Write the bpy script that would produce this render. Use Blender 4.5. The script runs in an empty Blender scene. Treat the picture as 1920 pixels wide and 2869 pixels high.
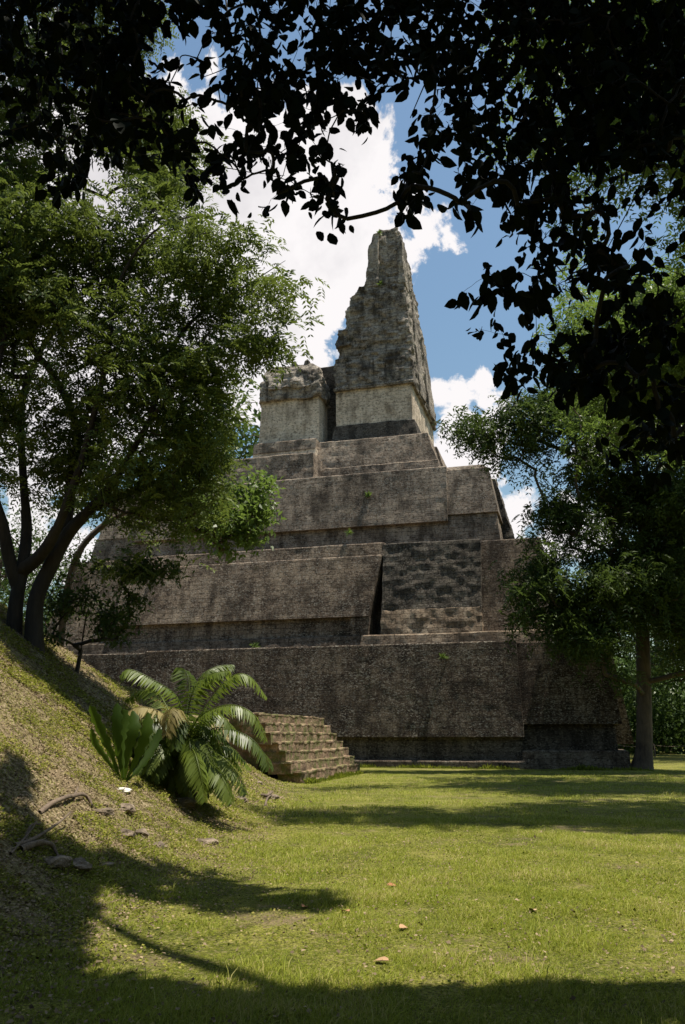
import bpy, math, random
import numpy as np
from mathutils import Vector, Matrix
rng = np.random.default_rng(7); random.seed(7)
C = bpy.context.scene
COL = C.collection
PI = math.pi
# ---------------------------------------------------------------- camera
F = 2300.0; EYE = 1.65; HOR = 2062.0
PITCH = math.atan((HOR-1434.5)/F)
cam = bpy.data.objects.new('camera', bpy.data.cameras.new('camera')); COL.objects.link(cam)
cam.location = (0, 0, EYE); cam.rotation_euler = (PI/2+PITCH, 0, 0)
cam.data.sensor_fit = 'VERTICAL'; cam.data.sensor_height = 36.0; cam.data.lens = 36.0*F/2869.0
cam.data.clip_end = 3000
cam.data.dof.use_dof = False
C.camera = cam
C.render.resolution_x = 685; C.render.resolution_y = 1024
# ---------------------------------------------------------------- light
SUN_EL = math.radians(73.0)
SUN_AZ = math.radians(87.0)          # clockwise from +Y (away from camera) towards +X
SD = Vector((math.sin(SUN_AZ)*math.cos(SUN_EL), math.cos(SUN_AZ)*math.cos(SUN_EL), math.sin(SUN_EL)))
sl = bpy.data.lights.new('sun', 'SUN'); sl.energy = 4.9; sl.angle = math.radians(0.5); sl.color = (1.0, .93, .82)
so = bpy.data.objects.new('sun', sl); COL.objects.link(so)
so.rotation_euler = SD.to_track_quat('Z', 'Y').to_euler()
C.view_settings.view_transform = 'Standard'; C.view_settings.look = 'None'
C.view_settings.gamma = 1; C.view_settings.exposure = 0.58; C.view_settings.use_curve_mapping = False

def ray(px, py):
    a = ((px-960)/F, 1.0, -(py-1434.5)/F)
    c, s = math.cos(PITCH), math.sin(PITCH)
    return np.array([a[0], a[1]*c-a[2]*s, a[1]*s+a[2]*c])
def at(px, py, Y):
    r = ray(px, py); return np.array([0, 0, EYE])+r*(Y/r[1])

# ---------------------------------------------------------------- world: Nishita sky with cumulus
W = bpy.data.worlds.new('World'); C.world = W; W.use_nodes = True
nt = W.node_tree; N = nt.nodes; L = nt.links; N.clear()
def wn(t, **k):
    n = N.new(t)
    for a, b in k.items(): setattr(n, a, b)
    return n
def wmath(op, a, b=None, clamp=False):
    n = wn('ShaderNodeMath', operation=op, use_clamp=clamp)
    for i, v in enumerate((a, b)):
        if v is None: continue
        if isinstance(v, (int, float)): n.inputs[i].default_value = v
        else: L.new(v, n.inputs[i])
    return n.outputs[0]
sky = wn('ShaderNodeTexSky', sky_type='NISHITA', sun_disc=False)
sky.sun_elevation = SUN_EL; sky.sun_rotation = SUN_AZ; sky.air_density = 1.6; sky.dust_density = 1.2; sky.ozone_density = 1.6
tc = wn('ShaderNodeTexCoord')
vn = wn('ShaderNodeVectorMath', operation='NORMALIZE'); L.new(tc.outputs['Generated'], vn.inputs[0])
D = vn.outputs[0]
def noise(vec, scale, detail, rough, dist=0.0):
    n = wn('ShaderNodeTexNoise'); n.inputs['Scale'].default_value = scale; n.inputs['Detail'].default_value = detail
    n.inputs['Roughness'].default_value = rough; n.inputs['Distortion'].default_value = dist
    L.new(vec, n.inputs['Vector']); return n.outputs['Fac']
BL = [(930,440,175),(1020,590,150),(880,640,270),(1090,700,150),(1110,610,90),(1165,680,105),(700,600,330),(450,600,380),(150,600,360),
      (600,900,360),(300,950,380),(870,900,110),(150,1200,260),(800,1000,110),
      (1290,1180,125),(1355,1140,85),(1235,1110,75),(1310,1300,140),(1430,1460,95),(1530,1540,90),(1620,1480,90),(1660,1250,80),
      (60,1560,110),(230,1560,90),(150,120,90),(1000,960,70),(480,180,40),(600,200,36),(1500,-500,240),(2500,900,330),(2900,400,300),(-600,300,260)]
cur = None
for (x, y, r) in BL:
    c = Vector(ray(x, y)).normalized(); rad = math.atan(r/F*0.9)
    d = wn('ShaderNodeVectorMath', operation='DISTANCE'); L.new(D, d.inputs[0]); d.inputs[1].default_value = c
    v = wmath('MULTIPLY_ADD', d.outputs['Value'], -1/rad)
    v.node.inputs[2].default_value = 1.0
    v = wmath('MULTIPLY', v, rad*11)
    v = wmath('MINIMUM', v, 1.0)
    if cur is None: cur = v
    else:
        m = wn('ShaderNodeMath', operation='SMOOTH_MAX'); L.new(cur, m.inputs[0]); L.new(v, m.inputs[1]); m.inputs[2].default_value = .15
        cur = m.outputs[0]
n1 = noise(D, 9.0, 9, .62, .4)
n2 = noise(D, 34.0, 6, .6)
nz = wmath('ADD', wmath('MULTIPLY', wmath('SUBTRACT', n1, .5), 1.9), wmath('MULTIPLY', wmath('SUBTRACT', n2, .5), .55))
dens = wmath('ADD', cur, nz)
mr = wn('ShaderNodeMapRange', interpolation_type='SMOOTHSTEP'); L.new(dens, mr.inputs[0]); mr.inputs[1].default_value = .04; mr.inputs[2].default_value = .17
cm = mr.outputs[0]
# shading: billows bright, thick interior a little grey
nb = noise(D, 5.0, 7, .55, .3)
sh = wmath('ADD', wmath('MULTIPLY', wmath('SUBTRACT', nb, .5), -1.5), wmath('MULTIPLY', wmath('SUBTRACT', n2, .5), -.5))
thick = wn('ShaderNodeMapRange'); L.new(dens, thick.inputs[0]); thick.inputs[1].default_value = .25; thick.inputs[2].default_value = 1.7
sh = wmath('ADD', sh, wmath('MULTIPLY', thick.outputs[0], .55), True)
cr = wn('ShaderNodeValToRGB'); L.new(sh, cr.inputs[0])
cr.color_ramp.elements[0].position = .05; cr.color_ramp.elements[0].color = (1.0, .965, .97, 1)
cr.color_ramp.elements[1].position = .95; cr.color_ramp.elements[1].color = (.46, .45, .49, 1)
skm = wn('ShaderNodeVectorMath', operation='MULTIPLY'); L.new(sky.outputs[0], skm.inputs[0]); skm.inputs[1].default_value = (.84, .94, .97)
ST = 0.080
cl = wn('ShaderNodeVectorMath', operation='SCALE'); L.new(cr.outputs[0], cl.inputs[0]); cl.inputs['Scale'].default_value = .66/ST
mx = wn('ShaderNodeMix', data_type='RGBA'); L.new(cm, mx.inputs[0]); L.new(skm.outputs[0], mx.inputs[6]); L.new(cl.outputs[0], mx.inputs[7])
bg = wn('ShaderNodeBackground'); L.new(mx.outputs[2], bg.inputs[0]); bg.inputs[1].default_value = ST
wo = wn('ShaderNodeOutputWorld'); L.new(bg.outputs[0], wo.inputs[0])

# ---------------------------------------------------------------- helpers
def tag(o, label=None, cat=None, group=None, kind=None):
    if label: o['label'] = label
    if cat: o['category'] = cat
    if group: o['group'] = group
    if kind: o['kind'] = kind
    return o
def empty(name, loc=(0, 0, 0), rz=0):
    o = bpy.data.objects.new(name, None); COL.objects.link(o); o.location = loc; o.rotation_euler = (0, 0, rz)
    o.empty_display_size = .3; return o
def npmesh(name, V, Fc, m, parent=None, smooth=False, var=None, sel=None):
    """V (n,3); Fc (f,k) constant-size faces"""
    V = np.asarray(V, dtype=np.float32); Fc = np.asarray(Fc, dtype=np.int32)
    me = bpy.data.meshes.new(name); k = Fc.shape[1]
    me.vertices.add(len(V)); me.vertices.foreach_set('co', V.ravel())
    me.loops.add(Fc.size); me.loops.foreach_set('vertex_index', Fc.ravel())
    me.polygons.add(len(Fc)); me.polygons.foreach_set('loop_start', np.arange(0, Fc.size, k, dtype=np.int32))
    if smooth: me.polygons.foreach_set('use_smooth', np.ones(len(Fc), dtype=bool))
    for nm, arr in (('var', var), ('sel', sel)):
        if arr is not None:
            a = me.attributes.new(nm, 'FLOAT', 'POINT'); a.data.foreach_set('value', np.asarray(arr, dtype=np.float32))
    me.update(calc_edges=True); me.validate()
    if m: me.materials.append(m)
    o = bpy.data.objects.new(name, me); COL.objects.link(o)
    if parent: o.parent = parent
    return o
# value noise, vectorised
_T = np.random.default_rng(3).random(4096)
def _h(i, j, k): return _T[(i*73+j*1571+k*389+((i*j) & 255)*7+((j*k) & 127)*13) & 4095]
def vnoise(P):
    P = np.asarray(P, float); f = np.floor(P).astype(np.int64); t = P-f; t = t*t*(3-2*t)
    i, j, k = f[:, 0], f[:, 1], f[:, 2]; r = 0
    for a in (0, 1):
        for b in (0, 1):
            for c in (0, 1):
                w = (t[:, 0] if a else 1-t[:, 0])*(t[:, 1] if b else 1-t[:, 1])*(t[:, 2] if c else 1-t[:, 2])
                r = r+w*_h(i+a, j+b, k+c)
    return r-.5
def fbm(P, s=1.0, o=3):
    r = 0; a = 1.0; P = np.asarray(P, float)*s
    for q in range(o): r = r+a*vnoise(P+17.3*q); P = P*2.03; a *= .5
    return r

def mat(name): 
    m = bpy.data.materials.new(name); m.use_nodes = True; return m
class NG:
    def __init__(s, m): s.t = m.node_tree; s.n = s.t.nodes; s.l = s.t.links; s.b = s.n['Principled BSDF']; s.out = s.n['Material Output']
    def new(s, t, ins=None, **k):
        n = s.n.new(t)
        for a, b in k.items(): setattr(n, a, b)
        for a, b in (ins or {}).items(): s.put(n.inputs[a], b)
        return n
    def put(s, sock, v):
        if isinstance(v, bpy.types.NodeSocket): s.l.new(v, sock)
        else: sock.default_value = v
    def math(s, op, a, b=0.0, c=0.0, clamp=False):
        n = s.new('ShaderNodeMath', {0: a, 1: b, 2: c}, operation=op, use_clamp=clamp); return n.outputs[0]
    def noise(s, vec, scale, detail=4, rough=.55, dist=0): 
        n = s.new('ShaderNodeTexNoise', {'Vector': vec, 'Scale': scale, 'Detail': detail, 'Roughness': rough, 'Distortion': dist}); return n.outputs['Fac']
    def ramp(s, fac, stops):
        n = s.new('ShaderNodeValToRGB', {0: fac}); e = n.color_ramp.elements
        while len(e) < len(stops): e.new(.5)
        for q, (p, c) in zip(e, stops): q.position = p; q.color = (*c, 1) if len(c) == 3 else c
        return n.outputs[0]
    def mix(s, f, a, b, mode='MIX'):
        n = s.new('ShaderNodeMix', {0: f, 6: a, 7: b}, data_type='RGBA', blend_type=mode); return n.outputs[2]
    def rng(s, v, a, b, c=0.0, d=1.0):
        n = s.new('ShaderNodeMapRange', {0: v, 1: a, 2: b, 3: c, 4: d}); return n.outputs[0]
    def bump(s, h, st, dist, nrm=None):
        n = s.new('ShaderNodeBump', {'Height': h, 'Strength': st, 'Distance': dist})
        if nrm is not None: s.put(n.inputs['Normal'], nrm)
        return n.outputs[0]
def c4(c): return (*c, 1)

def stone(name, dark, mid, light, lich=.5, coursing=.6, pale_amt=0.5, speck=(.30, .27, .22), bump=1.0, pale_mix=1.0):
    m = mat(name); g = NG(m)
    tc = g.new('ShaderNodeTexCoord').outputs['Object']
    sp = g.new('ShaderNodeSeparateXYZ', {0: tc}).outputs
    uv = g.new('ShaderNodeCombineXYZ', {0: g.math('ADD', sp[0], sp[1]), 1: sp[2], 2: 0.0}).outputs[0]
    wob = g.new('ShaderNodeVectorMath', {0: uv}, operation='ADD')
    nn = g.new('ShaderNodeTexNoise', {'Vector': tc, 'Scale': 1.3, 'Detail': 3.0})
    w2 = g.new('ShaderNodeVectorMath', {0: nn.outputs['Color'], 'Scale': .16}, operation='SCALE'); g.put(wob.inputs[1], w2.outputs[0])
    br = g.new('ShaderNodeTexBrick', {'Vector': wob.outputs[0], 'Color1': c4((.25,)*3), 'Color2': c4((.8,)*3), 'Mortar': c4((0,)*3), 'Scale': 1.0,
               'Mortar Size': .018, 'Mortar Smooth': .6, 'Brick Width': .62, 'Row Height': .3, 'Bias': 0.0}, offset=.43)
    big = g.noise(tc, .22, 5, .6, .6)
    med = g.noise(tc, 1.3, 7, .65)
    st = g.new('ShaderNodeVectorMath', {0: tc, 1: (2.2, 2.2, .28)}, operation='MULTIPLY').outputs[0]
    strk = g.noise(st, 1.0, 6, .6)
    f = g.math('ADD', g.math('MULTIPLY', big, .42), g.math('ADD', g.math('MULTIPLY', med, .53), g.math('MULTIPLY', strk, .46)))
    f = g.math('ADD', f, g.math('MULTIPLY', g.math('SUBTRACT', br.outputs['Color'], .5), .14*coursing))
    col = g.ramp(f, [(.52, dark), (.68, mid), (.88+.1*(1-pale_amt), light)])
    # lichen specks
    an = g.new('ShaderNodeVectorMath', {0: tc, 1: (1, 1, 1.8)}, operation='MULTIPLY').outputs[0]
    v = g.noise(an, 6.0, 5, .7, .5)
    patch = g.noise(tc, .5, 3, .5)
    lm = g.math('MULTIPLY', g.rng(v, .53, .59), g.rng(patch, .34, .62))
    col = g.mix(g.math('MULTIPLY', lm, lich), col, c4(speck))
    v2 = g.noise(an, 10.0, 2, .6)
    col = g.mix(g.math('MULTIPLY', g.rng(v2, .59, .65), lich*.8), col, c4((.33, .30, .25)))
    pit = g.noise(an, 5.0, 5, .75)
    col = g.mix(g.math('MULTIPLY', g.rng(pit, .48, .40), .75), col, c4(tuple(x*.5 for x in dark)))
    col = g.mix(g.math('MULTIPLY', g.math('SUBTRACT', 1.0, g.rng(br.outputs['Fac'], 1.0, 0.0)), .6*coursing), col, c4(tuple(x*.6 for x in dark)))
    sv = g.new('ShaderNodeVectorMath', {0: tc, 1: (1.1, 1.1, .22)}, operation='MULTIPLY').outputs[0]
    stain = g.math('ADD', g.math('MULTIPLY', g.noise(tc, .42, 5, .6, .5), .5), g.math('MULTIPLY', g.noise(sv, 1.1, 6, .65), .5))
    col = g.mix(g.math('MULTIPLY', g.rng(stain, .50, .41), .62*pale_mix), col, c4(dark))
    col = g.mix(g.math('MULTIPLY', g.rng(stain, .54, .66), .26*pale_mix), col, c4(light))
    # faint moss
    col = g.mix(g.math('MULTIPLY', g.rng(g.noise(tc, .9, 5, .7), .60, .72), .3), col, c4((.05, .06, .02)))
    g.put(g.b.inputs['Base Color'], col); g.b.inputs['Roughness'].default_value = .93
    g.b.inputs['Specular IOR Level'].default_value = .15
    h = g.math('ADD', g.math('MULTIPLY', g.noise(tc, 4.5, 8, .78), 1.3), g.math('MULTIPLY', br.outputs['Fac'], -.07*coursing))
    h = g.math('ADD', h, g.math('MULTIPLY', br.outputs['Color'], .07*coursing))
    n1 = g.bump(h, .8*bump, .12)
    g.put(g.b.inputs['Normal'], n1)
    return m
M = {}
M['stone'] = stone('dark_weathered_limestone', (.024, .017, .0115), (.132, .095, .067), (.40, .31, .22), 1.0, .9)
M['stone_low'] = stone('lower_tier_limestone', (.017, .0115, .0075), (.066, .046, .031), (.22, .17, .12), 1.0, .8)  # darker tone for the lowest tier
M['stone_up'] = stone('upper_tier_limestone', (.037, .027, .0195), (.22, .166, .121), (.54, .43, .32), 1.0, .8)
M['stone_ledge'] = stone('ledge_limestone', (.035, .026, .018), (.12, .09, .065), (.27, .22, .165), .5, .8)
M['rubble'] = stone('coursed_rubble', (.03, .026, .02), (.12, .10, .08), (.30, .26, .20), .7, 1.3, bump=1.5)
M['comb'] = stone('grey_comb_stone', (.035, .029, .023), (.31, .262, .21), (.68, .59, .48), .8, .9, 1.0, bump=1.5, pale_mix=1.35)
M['pale'] = stone('pale_plaster_stone', (.19, .15, .105), (.64, .52, .385), (.84, .71, .55), .25, .6, 1.0, bump=1.0)
M['pale_ledge'] = stone('exposed_pale_masonry', (.07, .05, .033), (.30, .22, .15), (.55, .45, .33), .3, 1.0)
M['stone_dark'] = stone('dark_band_stone', (.018, .015, .012), (.06, .05, .04), (.18, .15, .12), .5, .6)  # dark tone for recessed bands, room base and link wall

def leafmat(name, c1, c2, trans=.35, rough=.45, spec=.35, tcol=None, dry=None):
    m = mat(name); g = NG(m)
    va = g.new('ShaderNodeAttribute', attribute_name='var').outputs['Fac']
    pos = g.new('ShaderNodeNewGeometry').outputs['Position']
    f = g.math('ADD', g.math('MULTIPLY', va, .65), g.math('MULTIPLY', g.noise(pos, .8, 3), .5), clamp=True)
    col = g.ramp(f, [(.15, c1), (.95, c2)] if dry is None else [(.15, c1), (.70, c2), (.93, dry)])
    g.put(g.b.inputs['Base Color'], col); g.b.inputs['Roughness'].default_value = rough
    g.b.inputs['Specular IOR Level'].default_value = spec
    if trans > 0:
        tr = g.new('ShaderNodeBsdfTranslucent')
        tcx = g.mix(.5, col, c4(tcol or tuple(x*2.0 for x in c2)))
        g.put(tr.inputs[0], tcx)
        mx = g.new('ShaderNodeMixShader', {0: trans}); g.put(mx.inputs[1], g.b.outputs[0]); g.put(mx.inputs[2], tr.outputs[0])
        g.put(g.out.inputs[0], mx.outputs[0])
    return m
M['leaf_left'] = leafmat('feathery_tree_leaf', (.028, .05, .009), (.13, .17, .03), .3, .5, .25)
M['leaf_right'] = leafmat('drooping_tree_leaf', (.018, .034, .008), (.07, .105, .022), .3, .55, .2)
M['leaf_bright'] = leafmat('bright_broad_leaf', (.04, .075, .012), (.13, .19, .035), .4)
M['leaf_far'] = leafmat('forest_leaf', (.018, .04, .010), (.075, .12, .025), .25, .6, .15)
M['leaf_over'] = leafmat('dark_overhanging_leaf', (.0035, .0065, .003), (.007, .012, .005), 0, .7, .04)  # unlit look of the leaves is put into this near-black colour
M['frond'] = leafmat('fern_frond', (.035, .065, .006), (.17, .22, .03), .38, .42, .4)
M['frond_dry'] = leafmat('dying_frond', (.16, .13, .04), (.30, .25, .10), .3, .6, .2)
M['nest'] = leafmat('nest_fern_leaf', (.02, .045, .004), (.07, .12, .010), .4, .5, .2, (.16, .26, .02))
M['grass'] = leafmat('grass_blade', (.06, .10, .009), (.31, .35, .036), .33, .6, .15, (.36, .40, .05), (.48, .40, .17))
M['weed'] = leafmat('ground_weed', (.05, .075, .010), (.26, .27, .035), .3, .6, .1, (.35, .38, .05), (.40, .33, .12))
M['litter'] = leafmat('dry_leaf_litter', (.06, .042, .025), (.36, .27, .17), 0, .8, .1)

def bark(name, c1, c2):
    m = mat(name); g = NG(m); tc = g.new('ShaderNodeTexCoord').outputs['Object']
    st = g.new('ShaderNodeVectorMath', {0: tc, 1: (6, 6, 1.2)}, operation='MULTIPLY').outputs[0]
    a = g.noise(st, 1.5, 7, .65); b = g.noise(tc, 1.1, 4, .6)
    g.put(g.b.inputs['Base Color'], g.ramp(g.math('ADD', g.math('MULTIPLY', a, .5), g.math('MULTIPLY', b, .5)), [(.35, c1), (.68, c2)]))
    g.b.inputs['Roughness'].default_value = .9; g.put(g.b.inputs['Normal'], g.bump(a, .8, .06)); return m
M['fallen'] = leafmat('fallen_dry_leaf', (.30, .10, .04), (.50, .38, .22), 0, .7, .1)
M['bark'] = bark('brown_bark', (.03, .02, .014), (.13, .095, .065))
M['bark_pale'] = bark('pale_bark', (.07, .05, .035), (.24, .19, .14))
M['bark_dark'] = bark('dark_bark', (.013, .010, .007), (.060, .044, .030))
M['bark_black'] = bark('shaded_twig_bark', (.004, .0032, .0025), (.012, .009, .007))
M['deadwood'] = bark('sun_bleached_deadwood', (.06, .042, .028), (.24, .175, .12))

# ---------------------------------------------------------------- terrain
TOE = np.array([(-50, -3.2), (4, -3.0), (8, -2.7), (11, -2.3), (16, -2.15), (23, -1.95), (28, -2.2), (31, -2.6), (33, -3.2), (41, -1.3), (44, -1.2), (60, -1.2), (61, -1.2)])
def hgt(x, y, detail=True):
    x = np.atleast_1d(np.asarray(x, float)); y = np.atleast_1d(np.asarray(y, float))
    xt = np.interp(y, TOE[:, 0], TOE[:, 1])
    s = xt-x
    k = .55
    ramp = .72*(np.sqrt(s*s+k*k)+s)/2-.05
    ramp = np.where(s < -2.5, 0, np.maximum(ramp, 0))
    top = 2.48
    cap = np.interp(x, [-30, -14, -9, -8, -7, -6.2, -3.5, 0], [6, 6, 5.3, 4.6, 3.9, 3.2, 2.5, 2.5])
    yc = np.interp(x, [-30, -8, -7, -6, -4.5, -3], [21.5, 21.5, 22.5, 24, 27, 30])
    b = np.clip((y-yc)/7.0, 0, 1); b = b*b*(3-2*b)
    h1 = np.minimum(ramp, cap)
    h2 = np.minimum(ramp, top)
    h = h1*(1-b)+h2*b
    # mound ends before the pyramid
    e = np.clip((43.0+.28*(-x)-y)/3.0, 0, 1)
    h = h*np.where(y > 38, e, 1)
    if detail:
        P = np.stack([x, y, x*0], 1)
        mk = np.clip(s/1.5, 0, 1)
        h = h+fbm(P, .35, 3)*.16*(.35+mk)+fbm(P, 1.9, 3)*.055*(.25+mk)+fbm(P, 5.5, 2)*.075*mk
    return h
def h1(x, y): return float(hgt(x, y)[0])
def hit(px, py):
    r = ray(px, py); t = np.linspace(4, 60, 5600); P = np.array([0, 0, EYE])[None]+r[None]*t[:, None]
    hh = hgt(P[:, 0], P[:, 1]); k = np.argmax(P[:, 2] < hh)
    return P[k].copy() if P[k, 2] < hh[k] else P[-1].copy()

xs = np.concatenate([-np.geomspace(700, 16, 26), np.arange(-15.5, 12, .13), np.geomspace(12.2, 700, 34)])
ys = np.concatenate([-np.geomspace(300, 6, 14), np.linspace(-4, 3.6, 10), np.geomspace(4, 48, 230), np.geomspace(50, 900, 30)])
gx, gy = np.meshgrid(xs, ys); gz = hgt(gx.ravel(), gy.ravel())
# flatten under the pyramid
nx, ny = len(xs), len(ys)
idx = (np.arange(ny-1)[:, None]*nx+np.arange(nx-1)[None]).ravel()
Fq = np.stack([idx, idx+1, idx+nx+1, idx+nx], 1)
sm = np.clip((np.interp(gy.ravel(), TOE[:, 0], TOE[:, 1])-gx.ravel()+.9)/1.6, 0, 1)
m = mat('lawn_ground'); g = NG(m)
pos = g.new('ShaderNodeNewGeometry').outputs['Position']
sel = g.new('ShaderNodeAttribute', attribute_name='sel').outputs['Fac']
a = g.noise(pos, .45, 6, .65); b = g.noise(pos, 6.0, 6, .75); c_ = g.noise(pos, 40., 4, .7)
turf = g.ramp(g.math('ADD', g.math('MULTIPLY', a, .55), g.math('MULTIPLY', b, .45)), [(.40, (.07, .09, .014)), (.5, (.20, .215, .03)), (.60, (.36, .34, .08))])
turf = g.mix(g.rng(c_, .40, .60, .15, 1.0), c4((.045, .045, .014)), turf)
turf = g.mix(g.math('MULTIPLY', g.rng(g.noise(pos, 22., 5, .8), .52, .60), .6), turf, c4((.34, .28, .14)))
soil = g.ramp(g.noise(pos, 13., 6, .75), [(.36, (.03, .022, .012)), (.46, (.14, .11, .05)), (.54, (.24, .20, .10)), (.64, (.42, .33, .22))])
col = g.mix(sel, turf, soil)
bare = g.math('MULTIPLY', g.rng(g.noise(pos, .8, 5, .7), .54, .66), .8)
col = g.mix(bare, col, c4((.22, .165, .10)))
g.put(g.b.inputs['Base Color'], col); g.b.inputs['Roughness'].default_value = 1; g.b.inputs['Specular IOR Level'].default_value = .05
g.put(g.b.inputs['Normal'], g.bump(g.math('ADD', g.math('MULTIPLY', b, .5), g.math('MULTIPLY', c_, .5)), .9, .08))
M['lawn'] = m
V = np.stack([gx.ravel(), gy.ravel(), gz], 1)
tag(npmesh('lawn', V, Fq, m, smooth=True, sel=sm), 'sunlit lawn with a grassy mound rising on the left', 'lawn', kind='structure')

# ---------------------------------------------------------------- pyramid
YAW = math.radians(15.5)
R0 = np.array([14.431, 42.924, 0.0])
def tl(u, v, z):   # pyramid frame: u to the left along the facade, v into depth
    t = YAW
    return R0+u*np.array([-math.cos(t), math.sin(t), 0])+v*np.array([math.sin(t), math.cos(t), 0])+np.array([0, 0, z])
temple = empty('stepped_pyramid', tuple(R0), -YAW)
tag(temple, 'tall stepped stone pyramid with a broken roof comb, dark weathered tiers rising from the lawn', 'pyramid')
# child coordinates: x = -u, y = v
def loft(name, slices, mt, res=.28, amp=.02, big=.03, parent=temple, label=None, block=.012, sub=True):
    """slices: list of (z,u0,u1,v0,v1), bottom to top; a closed tapering block with worn masonry faces"""
    Vs = []; Fs = []; off = 0
    def grid(P, nu, nv):
        nonlocal off
        a = np.linspace(0, 1, nu+1); b = np.linspace(0, 1, nv+1); A, B = np.meshgrid(a, b)
        A = A.ravel()[:, None]; B = B.ravel()[:, None]
        V = (1-A)*(1-B)*P[0]+A*(1-B)*P[1]+A*B*P[2]+(1-A)*B*P[3]
        i = (np.arange(nv)[:, None]*(nu+1)+np.arange(nu)[None]).ravel()
        F_ = np.stack([i, i+1, i+nu+2, i+nu+1], 1)
        Vs.append(V); Fs.append(F_+off); off += len(V)
    def ring(s):
        z, u0, u1, v0, v1 = s
        return [np.array(p, float) for p in ((-u1, v0, z), (-u0, v0, z), (-u0, v1, z), (-u1, v1, z))]
    zt, a0, a1, b0, b1 = slices[-1]; ch = min(.07, (zt-slices[-2][0])*.4)
    slices = list(slices[:-1])+[(zt-ch, a0, a1, b0, b1), (zt, a0+ch, a1-ch, b0+ch, b1-ch)]
    nU = max(1, int(max(abs(s[2]-s[1]) for s in slices)/res)); nV = max(1, int(max(abs(s[4]-s[3]) for s in slices)/res))
    for s, t in zip(slices[:-1], slices[1:]):
        a, b = ring(s), ring(t); nz = max(1, int(round(abs(t[0]-s[0])/res)))
        for q in range(4):
            n = nU if q % 2 == 0 else nV
            if q == 2: n = max(1, n//2)
            grid([a[q], a[(q+1) % 4], b[(q+1) % 4], b[q]], n, nz)
    a = ring(slices[-1]); grid([a[0], a[1], a[2], a[3]], nU, nV)
    a = ring(slices[0]); grid([a[3], a[2], a[1], a[0]], nU, nV)
    V = np.concatenate(Vs); Fc = np.concatenate(Fs)
    k = np.round(V[:, 2]/.3); bu = np.floor((V[:, 0]+V[:, 1])/.62+k*.43)
    bl = (_h(bu.astype(int), k.astype(int), k.astype(int)*0)-.5)*block
    n0 = fbm(V, 2.3, 3); n1_ = fbm(V+31, 2.3, 3); n2_ = fbm(V+77, .9, 3); nb = fbm(V+5, .18, 2); nb2 = fbm(V+50, .18, 2)
    V = V+np.stack([n0*amp+nb*big+bl*.7, n1_*amp+nb2*big+bl, n2_*amp*.9+nb*big*.4], 1)
    o = npmesh(name, V, Fc, mt, parent, smooth=False)
    if label: o['label'] = label
    return o
S = M['stone']
# first tier
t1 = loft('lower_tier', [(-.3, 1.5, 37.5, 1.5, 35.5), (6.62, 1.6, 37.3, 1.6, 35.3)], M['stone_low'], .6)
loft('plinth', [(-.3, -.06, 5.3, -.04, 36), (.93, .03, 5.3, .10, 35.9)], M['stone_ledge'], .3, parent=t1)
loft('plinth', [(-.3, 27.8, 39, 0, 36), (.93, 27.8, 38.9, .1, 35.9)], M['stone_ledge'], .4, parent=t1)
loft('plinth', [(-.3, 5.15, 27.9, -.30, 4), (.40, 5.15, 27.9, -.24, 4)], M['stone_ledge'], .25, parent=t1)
loft('recessed_band', [(.9, .52, 5.3, .56, 35.2), (2.3, .6, 5.3, .66, 35.2)], M['stone_dark'], .25, parent=t1)
loft('recessed_band', [(.36, 5.25, 27.7, .28, 4), (1.7, 5.25, 27.7, .36, 4)], M['stone_dark'], .25, parent=t1)
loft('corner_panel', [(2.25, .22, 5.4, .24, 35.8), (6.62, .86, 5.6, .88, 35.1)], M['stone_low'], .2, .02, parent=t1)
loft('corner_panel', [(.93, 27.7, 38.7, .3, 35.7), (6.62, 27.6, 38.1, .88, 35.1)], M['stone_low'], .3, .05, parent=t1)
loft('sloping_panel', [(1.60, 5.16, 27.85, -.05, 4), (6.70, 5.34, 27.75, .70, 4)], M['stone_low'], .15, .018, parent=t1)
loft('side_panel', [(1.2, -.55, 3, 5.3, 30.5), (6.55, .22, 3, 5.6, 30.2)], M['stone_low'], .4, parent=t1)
# second tier
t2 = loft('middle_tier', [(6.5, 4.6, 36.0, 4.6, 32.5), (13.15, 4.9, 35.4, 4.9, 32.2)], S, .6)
loft('plinth', [(6.55, 14.5, 37.2, 2.0, 34), (7.42, 14.5, 37.1, 2.15, 33.9)], M['stone_ledge'], .22, .05, parent=t2)
loft('plinth', [(6.55, 2.15, 14.45, 2.02, 34), (7.42, 2.25, 14.45, 2.14, 33.9)], M['pale_ledge'], .16, .06, parent=t2, label='pale exposed masonry plinth')
loft('pale_course', [(7.38, 7.30, 13.28, 2.26, 4), (8.35, 7.30, 13.26, 2.43, 4), (8.95, 7.4, 13.2, 2.56, 4)], M['pale_ledge'], .12, .07, parent=t2, block=.06)
loft('corner_panel', [(7.38, 2.7, 7.5, 2.8, 33.6), (13.12, 3.8, 7.6, 3.9, 32.8)], S, .25, .02, parent=t2)
loft('corner_panel', [(7.38, 31.0, 36.9, 2.8, 33.6), (13.3, 30.8, 35.4, 3.9, 32.8)], S, .25, .02, parent=t2)
loft('rubble_panel', [(7.38, 7.34, 13.25, 2.30, 6), (13.15, 7.3, 13.3, 3.35, 6)], M['rubble'], .12, .07, parent=t2, block=.05)
loft('sloping_panel', [(8.55, 14.0, 31.1, 2.22, 4.4), (12.45, 13.33, 30.8, 3.1, 4.8)], S, .15, .018, parent=t2)
loft('panel_foot', [(7.38, 14.02, 15.1, 2.26, 4.4), (8.56, 13.98, 15.1, 2.32, 4.4)], S, .2, .05, parent=t2)
loft('recessed_band', [(7.38, 15.0, 31.2, 2.45, 4.6), (8.7, 15.0, 31.1, 2.58, 4.6)], S, .2, .05, parent=t2)
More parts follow.
